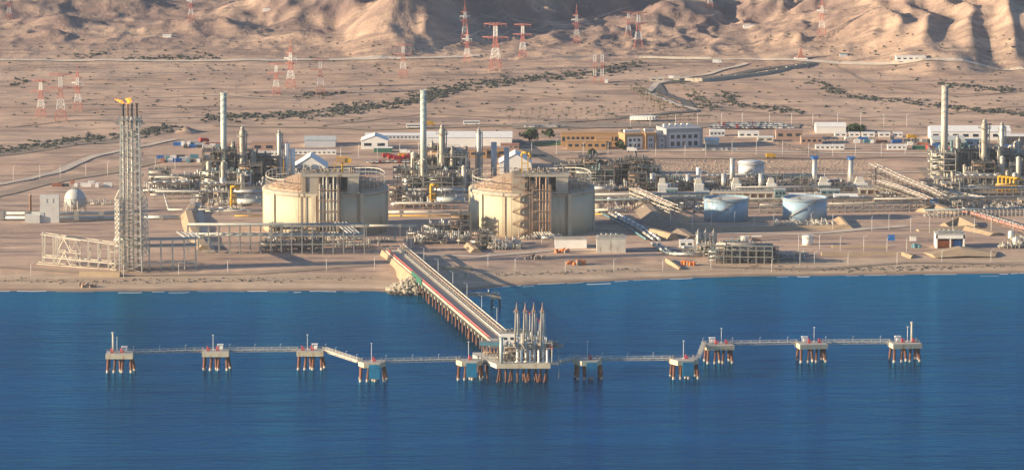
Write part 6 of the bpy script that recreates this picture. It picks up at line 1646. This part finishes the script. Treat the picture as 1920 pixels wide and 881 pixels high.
for kd, px, py, top, lab in (('w', 77, 220, 145, 'leftmost broad armed pylon of the left group of three'), ('w', 114, 228, 132, 'middle and largest broad armed pylon of the left group'),
        ('p', 146, 208, 124, 'slim spired pylon at the right of the left group'), ('w', 518, 178, 115, 'broad armed pylon left of the spired one, second group'),
        ('p', 545, 166, 76, 'tall slim spired pylon between two broad ones, second group'), ('w', 601, 178, 106, 'broad armed pylon at the right of the second group'),
        ('w', 756, 145, 79, 'lone broad armed pylon above the middle stack'), ('p', 872, 78, 3, 'rear slim spired pylon of the centre cluster'), ('p', 876, 117, 48, 'front slim spired pylon of the centre cluster'),
        ('w', 929, 132, 38, 'large broad armed pylon in the centre cluster'), ('w', 980, 110, 41, 'broad armed pylon right of the large centre one'), ('p', 1081, 83, 10, 'lone spired pylon on the slope right of centre'),
        ('w', 1178, 70, 19, 'rear broad armed pylon of the pair on the right slope'), ('w', 1197, 92, 19, 'front broad armed pylon of the pair on the right slope'), ('p', 1541, 68, -8, 'spired pylon above the monument in the hills'),
        ('p', 17, 37, -22, 'spired pylon at the top left corner'), ('p', 358, 40, -20, 'spired pylon at the top edge, left half'), ('p', 1331, 18, -40, 'spired pylon at the top edge, right half')):
    p = G(px, py); s = mpp(p); k = (py-top)*s/(43.5 if kd == 'w' else 51)
    place(PW if kd == 'w' else PP, p, R(random.uniform(-12, 12)), lab, 'red and white electricity pylons', (1.0 if kd == 'w' else 1.0, 1, 1) and (k*1.0, k*1.0, k))
def wires(a, b, lab):
    (pa, ta), (pb, tb) = [((G(p[0], p[1])), p[2]) for p in (a, b)]
    r = T('power_line', lab, 'power line', pa, 0, 'sagging power lines'); m = MB(); d = pb-pa; q = Vector((1, 0, 0))
    for off, hz in ((-10, 40), (10, 40), (-11, 29), (11, 29)):
        A = pa + q*off*ta + Vector((0, 0, hz*ta)); B_ = pb + q*off*tb + Vector((0, 0, hz*tb)); last = A
        for k in range(1, 17):
            f = k/16; c = A + (B_-A)*f; c.z -= 4*f*(1-f)*9; m.tube(last, c, .07, n=4, caps=False); last = c
    m.build('conductor', 'insul', r, True)
for a_, b_, lb in (((114, 228, 1.0), (518, 178, .75), 'power line from the left pylon group to the second group'), ((601, 178, .8), (756, 145, .75), 'power line from the second group to the lone pylon'),
        ((756, 145, .75), (929, 132, 1.1), 'power line from the lone pylon to the centre cluster'), ((929, 132, 1.1), (1197, 92, .85), 'power line from the centre cluster to the right slope'), ((980, 110, .8), (1178, 70, .6), 'rear power line from the centre cluster to the right slope')):
    wires(a_, b_, lb)
def twin_mast(px, lab):
    p = G(px, 155); r = T('guyed_mast', lab, 'mast', p, 0, 'twin masts'); H = 22
    for m_, z0, z1, nm in (('redpylon', 0, 5, 'red_section'), ('white', 5, 11, 'white_section'), ('redpylon', 11, 16, 'red_section'), ('white', 16, 22, 'white_section')):
        a = MB()
        for sx, sy in ((-1, -1), (1, -1), (1, 1), (-1, 1)): a.bar((sx, sy, z0), (sx, sy, z1), .32)
        for z in range(z0, z1, 2): a.bar((-1, -1, z), (1, -1, z+2), .22); a.bar((1, 1, z), (-1, 1, z+2), .22)
        a.build(nm, m_, r)
twin_mast(1115, 'left one of two thin red and white masts'); twin_mast(1129, 'right one of two thin red and white masts')

# ------------------------------------------------------------------ vehicles
def car(m):
    r = T('parked_car', 'x', 'car', (0, 0, 0)); a = MB()
    a.prism([(-2.2, -.9), (2.2, -.9), (2.2, .9), (-2.2, .9)], .35, .95); a.build('body', m, r)
    b = MB(); b.prism([(-1.3, -.85), (1.2, -.85), (1.2, .85), (-1.3, .85)], .952, 1.5, [(-.9, -.7), (.7, -.7), (.7, .7), (-.9, .7)]); b.build('cabin', 'glass', r)
    c = MB(); c.b0(-.88, -.68, 1.502, .68, .68, 1.54); c.build('roof', m, r)
    for x in (-1.4, 1.4):
        for y in (-.9, .9): w = MB(); w.tube((x, y-.12, .34), (x, y+.12, .34), .34, n=10); w.build('wheel', 'tyre', r)
    return r
cars = [(car('white'), 'white'), (car('insul'), 'silver'), (car('officewall'), 'dark grey'), (car('redpaint'), 'red')]
random.seed(3)
def car_row(x0, x1, py, where, n, g):
    for k in range(n):
        x = x0 + (x1-x0)*(k+random.uniform(-.2, .2))/n; c, nm = random.choice((cars[0], cars[0], cars[1], cars[2], cars[0], cars[1]) if random.random() > .07 else (cars[3],))
        place(c, G(x, py+random.uniform(-.5, .5), .6), R(90+random.uniform(-4, 4)), 'small %s car parked %s' % (nm, where), g)
car_row(1330, 1490, 242, 'in the front row right of the offices', 46, 'cars in the office car park')
car_row(1335, 1480, 238, 'in the middle row right of the offices', 40, 'cars in the office car park')
car_row(1345, 1470, 234.5, 'in the rear row right of the offices', 32, 'cars in the office car park')
car_row(985, 1060, 240, 'behind the big round trees', 20, 'cars behind the trees')
car_row(1320, 1385, 283, 'in front of the grey office', 14, 'cars before the grey office')
car_row(690, 780, 306, 'near the red trucks by the middle stack', 12, 'cars by the red trucks')
def bus():
    r = T('bus', 'x', 'bus', (0, 0, 0)); a = MB(); a.b0(-6, -1.25, .5, 6, 1.25, 3.1); a.build('body', 'white', r); b = MB(); b.b0(-5.6, -1.28, 1.6, 5.6, -1.252, 2.5); b.b0(-5.6, 1.252, 1.6, 5.6, 1.28, 2.5); b.build('window', 'glass', r)
    for x in (-3.8, 3.8):
        for y in (-1.1, 1.1): w = MB(); w.tube((x, y-.15, .5), (x, y+.15, .5), .5, n=10); w.build('wheel', 'tyre', r)
    return r
bs = bus()
for px, py, lab in ((777, 242, 'white bus on the dusty road left of the middle stack'), (884, 236, 'white bus on the dusty road right of the middle stack')): place(bs, G(px, py, .6), R(2), lab, 'buses')
for k in range(9): place(bs, G(1186+k*5.2, 227, .6), R(78), '%s bus from the left in the slanted row above the offices' % ORD[k], 'parked bus row', (.8, .9, 1))
def truck(m):
    r = T('service_truck', 'x', 'truck', (0, 0, 0)); a = MB(); a.b0(-3.6, -1.2, .8, 1.2, 1.2, 3.2); a.build('body', m, r); b = MB(); b.prism([(1.3, -1.15), (3.6, -1.15), (3.6, 1.15), (1.3, 1.15)], .6, 2.7, [(1.3, -1.1), (3.1, -1.1), (3.1, 1.1), (1.3, 1.1)]); b.build('cab', m, r)
    for x in (-2.4, 2.4):
        for y in (-1.1, 1.1): w = MB(); w.tube((x, y-.15, .5), (x, y+.15, .5), .5, n=10); w.build('wheel', 'tyre', r)
    return r
tr, ty, tw = truck('redpaint'), truck('yellow'), truck('white')
for px, py, lab in ((727, 297, 'red truck, leftmost of the group left of the middle stack'), (737, 300, 'red truck, second of the group left of the middle stack'), (764, 300, 'red truck right of the yellow one by the middle stack'), (773, 298, 'rightmost red truck by the middle stack'), (747, 302, 'red truck just left of the yellow one'), (1745, 282, 'red truck among the containers at right'), (1765, 268, 'red truck before the big right warehouse'), (1788, 286, 'red truck near the beige stack foot'), (383, 268, 'red truck in the left storage yard')):
    place(tr, G(px, py, .4), R(random.uniform(0, 40)), lab, 'red trucks')
for px, py, lab in ((757, 297, 'yellow truck among the red ones by the middle stack'), (806, 237, 'yellow truck on the dusty road beside the middle stack'), (1446, 298, 'yellow loader on the stone slope edge'), (1710, 262, 'yellow machine left of the big right warehouse')): place(ty, G(px, py, .6), R(5), lab, 'yellow trucks')
for px, py, lab in ((415, 307, 'white truck by the left process unit'), (1185, 286, 'white van in front of the orange framed office'), (760, 290, 'white truck behind the yellow one'), (1262, 151, 'white truck beside the gatehouse'), (1345, 121, 'white truck on the pale road below the hills')): place(tw, G(px, py, .5), 0, lab, 'white trucks')
# storage yard left
random.seed(14)
colr = ('blue', 'white', 'white', 'bluepipe', 'darksteel', 'roofred', 'darksteel')
def crate(m): 
    a = MB(); a.box((0, 0, 1.3), (6, 2.4, 2.6)); 
    for k in range(8): a.box((-2.7+k*.77, -1.24, 1.3), (.15, .08, 2.4))
    return a.build('storage_container', m)
cr = {m: crate(m) for m in colr}; crn = dict(blue='blue', white='white', bluepipe='teal', redpaint='red', darksteel='black', roofred='brown')
def containers(x0, x1, ys, n, where, g):
    for k in range(n):
        m = random.choice(colr); o = cr[m]; q = o if o.name not in used_protos else o.copy()
        if o.name in used_protos: COL.objects.link(q)
        used_protos.add(o.name); q.location = G(x0+(x1-x0)*(k+random.random()*.6)/n, random.choice(ys)); q.rotation_euler = (0, 0, R(random.choice((0, 0, 90, 8)))); s = random.uniform(.7, 1.3); q.scale = (s, 1, random.uniform(.7, 1.1))
        tag(q, 'small %s container %s' % (crn[m], where), 'container', g)
containers(298, 410, (300, 304, 297), 17, 'in the fenced yard left of the left stack', 'containers in the left yard')
containers(335, 420, (277, 273), 14, 'in the pipe store behind the left stack', 'containers behind the left stack')
containers(1700, 1790, (284, 272, 268), 14, 'around the warehouses left of the beige stack', 'containers by the right warehouses')
containers(1800, 1925, (284, 290), 12, 'behind the right process unit', 'containers behind the right unit')
containers(1590, 1690, (262, 268), 9, 'on the right plain among the white cabins', 'containers on the right plain')
containers(100, 210, (345, 350), 8, 'in the scrap yard above the sphere', 'containers above the sphere')

# ------------------------------------------------------------------ trees, palms, scrub
def tree(px, py, w, h, label, seed):
    random.seed(seed); p = G(px, py); s = mpp(p); r = T('dense_tree', label, 'tree', p); W_, H_ = w*s, h*s
    t = MB(); t.tube((0, 0, -.3), (.2, 0, H_*.45), .5, .3, n=7)
    for k in range(5): a = k*1.3; t.tube((.1, 0, H_*.3), (W_*.3*cos(a), W_*.3*sin(a), H_*.65), .22, .1, n=5)
    t.build('trunk', 'trunk', r)
    c = MB()
    cl = [(random.gauss(0, W_*.19), random.gauss(0, W_*.19), H_*random.uniform(.25, .85), random.uniform(.12, .2)*W_) for _ in range(26)]
    for x, y, z, q in cl:
        for _ in range(60):
            v = Vector((random.gauss(0, 1), random.gauss(0, 1), random.gauss(0, 1))).normalized()*q*random.uniform(.6, 1.1)
            o = Vector((x, y, z))+v; n1 = Vector((random.gauss(0, 1), random.gauss(0, 1), random.gauss(0, 1))).normalized()*.55; n2 = v.cross(n1).normalized()*.55
            c.poly([o-n1, o+n2, o+n1, o-n2])
    c.build('crown', 'leaf', r)
tree(993, 266, 34, 24, 'largest round dark green tree right of the warehouses', 1)
tree(1030, 259, 18, 18, 'smaller round tree right of the largest dark tree', 2)
tree(1604, 248, 34, 14, 'broad dark tree behind the white shed at right', 3)
tree(1162, 279, 16, 14, 'grey green tree between the orange cube and the white office', 4)
tree(1110, 290, 16, 10, 'small green tree before the orange buildings', 5)
tree(1098, 306, 14, 9, 'green bush tree at the end of the descending road', 6)
tree(1172, 281, 10, 9, 'pale bare looking tree against the white office panel', 7)
strip('lawn', [(1000, 272), (1070, 268)], 20, 'lawn', 'green lawn right of the dark trees', lift=.45)
def palm():
    r = T('palm_tree', 'x', 'palm tree', (0, 0, 0)); t = MB(); t.tube((0, 0, -.3), (.1, 0, 5.2), .24, .17, n=6); t.build('trunk', 'trunk', r); c = MB()
    for k in range(12):
        a = k*pi/6; e = .5 if k % 2 else .1; L_ = 2.3; p0 = Vector((.1, 0, 5.2)); p1 = p0+Vector((cos(a)*L_*.55, sin(a)*L_*.55, .7*e+.3)); p2 = p0+Vector((cos(a)*L_, sin(a)*L_, -.9+e)); sd = Vector((-sin(a), cos(a), 0))*.38
        c.poly([p0, p1-sd, p1+sd]); c.poly([p1-sd, p2, p1+sd])
    c.build('crown', 'leaf', r); return r
pm = palm(); random.seed(8)
def palm_row(pts, n, where, g, sc=1.0):
    W = pts
    for k in range(n):
        f = k/(n-1)*(len(W)-1); i = min(int(f), len(W)-2); f -= i
        place(pm, G(W[i][0]+(W[i+1][0]-W[i][0])*f+random.uniform(-2.5, 2.5), W[i][1]+(W[i+1][1]-W[i][1])*f+random.uniform(-1.5, 1.5)), random.uniform(0, 6), 'slender palm ' + where, g, sc*random.uniform(.45, .85))
palm_row([(950, 216), (1160, 212), (1330, 206)], 34, 'in the row along the dusty road above the offices', 'palms above the offices')
palm_row([(955, 229), (1180, 227), (1340, 226)], 26, 'in the row behind the car park', 'palms behind the car park')
palm_row([(1190, 165), (1215, 182), (1262, 204)], 24, 'along the left verge of the winding road', 'palms left of the winding road', 1.1)
palm_row([(1182, 168), (1205, 186), (1245, 207)], 20, 'in the outer row left of the winding road', 'palms in the outer row', 1.1)
palm_row([(1258, 155), (1300, 180), (1325, 200)], 16, 'along the right verge of the winding road', 'palms right of the winding road', 1.1)
palm_row([(1460, 274), (1500, 286), (1530, 294)], 14, 'in the planted row below the pink buildings', 'palms below the pink buildings', .8)
palm_row([(1540, 268), (1640, 266)], 14, 'among the white cabins on the right', 'palms among the cabins', .8)
def scrub(name, label, lines, n, sz, seed, spread):
    random.seed(seed); mb = MB(); cum = []
    for pts in lines:
        for (x0, y0), (x1, y1) in zip(pts, pts[1:]): cum.append((x0, y0, x1, y1, math.hypot(x1-x0, (y1-y0)*4)))
    tot = sum(c[4] for c in cum)
    for _ in range(n):
        t = random.uniform(0, tot)
        for c in cum:
            if t < c[4]: break
            t -= c[4]
        f = random.random(); g = random.gauss(0, 1)
        px = c[0]+(c[2]-c[0])*f + random.gauss(0, spread*1.5); py = c[1]+(c[3]-c[1])*f + g*spread*.42
        if not (-40 < px < 1960) or py < 2: continue
        p = G(px, py); q = random.uniform(*sz)
        for _ in range(3):
            mb.ball((p.x+random.uniform(-q, q), p.y+random.uniform(-q, q), p.z+q*.3), q*random.uniform(.5, .9), 6, 4, .75, .3)
    return tag(mb.build(name, 'shrub'), label, kind='stuff')
scrub('desert_scrub', 'dark band of scrub following the dry watercourse', [[(-30, 286), (60, 276), (140, 262), (240, 256), (330, 238)], [(380, 222), (500, 217), (640, 210), (740, 196), (800, 180), (880, 160), (980, 150), (1120, 136), (1190, 120)], [(630, 205), (700, 200)], [(780, 188), (850, 168)]], 1500, (.4, 1.7), 4, 9)
scrub('plain_scrub', 'low scattered scrub on the desert plain', [[(1520, 150), (1580, 180), (1700, 190), (1860, 212)], [(1760, 160), (1920, 170)], [(1350, 172), (1380, 195), (1500, 212)], [(240, 110), (400, 108)], [(150, 108), (200, 98)], [(1820, 205), (1930, 216)], [(1290, 175), (1340, 205)], [(560, 182), (640, 175)], [(20, 160), (60, 150)]], 800, (.6, 1.5), 5, 6)
scrub('open_scrub', 'sparse bushes over the far desert', [[(-20, y), (1940, y + random.uniform(-8, 8))] for y in (125, 140, 155, 172, 190, 205, 232, 98, 84)], 1100, (.25, 1.2), 6, 16)
scrub('shore_scrub', 'sparse low scrub and stones along the top of the beach', [[(-20, 528), (420, 526), (700, 522)], [(830, 516), (1000, 514), (1200, 504)], [(1400, 502), (1600, 504), (1900, 498)], [(1550, 506), (1780, 505)]], 420, (.25, .7), 7, 5)

# ------------------------------------------------------------------ stone slope, posts, fences
def stones():
    random.seed(12); mb = MB()
    for _ in range(1500):
        p = G(random.uniform(1120, 1620), random.uniform(300, 326)); mb.ball((p.x, p.y, p.z+.1), random.uniform(.2, .62), 5, 4, .7, .3)
    tag(mb.build('stone_pitching', 'rock'), 'pale rubble stones covering the slope behind the utility area', kind='stuff')
stones()
shore_post = lamp_post('shore_lamp_post', 7.5); yard_post = lamp_post('yard_lamp_post', 9.5)
for k, (px, py) in enumerate(((58, 517), (232, 521), (335, 516), (427, 512), (612, 508), (702, 506), (915, 500), (966, 508), (1060, 512), (1151, 510), (1243, 508), (1333, 504), (1447, 510), (1500, 497), (1527, 496), (1590, 496), (1682, 496), (1766, 492), (1858, 492))):
    place(shore_post, G(px, py), R(30), 'thin white post along the beach, %s from the left' % ORD[k], 'white posts along the beach')
random.seed(31)
for a, b, n, where in (((30, 340), (330, 320), 8, 'on the left edge of the plant'), ((1260, 430), (1560, 428), 9, 'on the dyke line below the blue tanks'), ((1630, 432), (1900, 440), 8, 'beside the right access road'), ((1130, 345), (1640, 350), 12, 'in the utility area'), ((1000, 290), (1700, 292), 16, 'along the road before the offices'),
        ((1180, 240), (1700, 236), 13, 'around the office car park'), ((640, 300), (780, 290), 5, 'in the yard left of the middle stack'), ((1500, 470), (1700, 476), 6, 'by the basins near the right beach'), ((760, 460), (1020, 455), 6, 'between the gas tanks and the beach')):
    for k in range(n):
        f = k/max(1, n-1); place(yard_post, G(a[0]+(b[0]-a[0])*f+random.uniform(-5, 5), a[1]+(b[1]-a[1])*f+random.uniform(-3, 3)), R(random.uniform(0, 90)), 'tall slim lamp post %s, %s from the left' % (where, ORD[min(k, 19)]), 'lamp posts ' + where)
def fence(pts, label, h=2.4, step=4.5):
    W = [G(*p) for p in pts]; r = T('chain_fence', label, 'fence', W[0]); P_ = MB(); Rl = MB(); last = None
    for a, b in zip(W, W[1:]):
        n = max(1, int((b-a).length/step))
        for k in range(n):
            p = a+(b-a)*(k/n); p.z = ter(p.x, p.y); P_.bar(p, p+Vector((0, 0, h)), .14)
            if last is not None:
                for z in (h, h*.5, .2): Rl.bar(last+Vector((0, 0, z)), p+Vector((0, 0, z)), .09)
            last = p
    P_.build('fence_frame', 'steel', r, True); Rl.build('wire', 'steel', r, True)
fence([(-20, 528), (100, 527), (240, 533), (400, 528), (560, 524), (700, 520)], 'long low wire fence along the left beach')
fence([(870, 520), (1000, 513), (1200, 509), (1300, 503)], 'low wire fence along the centre beach')
fence([(1310, 508), (1500, 510), (1700, 503), (1930, 500)], 'low wire fence along the right beach')
fence([(0, 350), (120, 312), (240, 282), (330, 262)], 'wire fence beside the perimeter road on the left')
fence([(-20, 436), (80, 437)], 'wire fence left of the cream truss frame')

for o in [o for o in bpy.data.objects if o.parent is None and o.name.startswith(('storage_container', 'boulder')) and 'label' not in o]: bpy.data.objects.remove(o)
# ------------------------------------------------------------------ haze
def haze():
    mb = MB(); mb.b0(-3600, -120, -40, 3600, 9400, 900); o = mb.build('haze', 'white'); o.data.materials.clear()
    m = bpy.data.materials.new('thin_haze'); m.use_nodes = True; n = m.node_tree.nodes; n.remove(n['Principled BSDF'])
    v = n.new('ShaderNodeVolumePrincipled'); v.inputs['Color'].default_value = (.80, .86, .98, 1); v.inputs['Density'].default_value = HAZE; v.inputs['Anisotropy'].default_value = 0.2
    m.node_tree.links.new(v.outputs[0], n['Material Output'].inputs['Volume']); o.data.materials.append(m)
    tag(o, 'thin haze over sea and plain', kind='stuff')
HAZE = 0.00002
if HAZE > 0: haze()
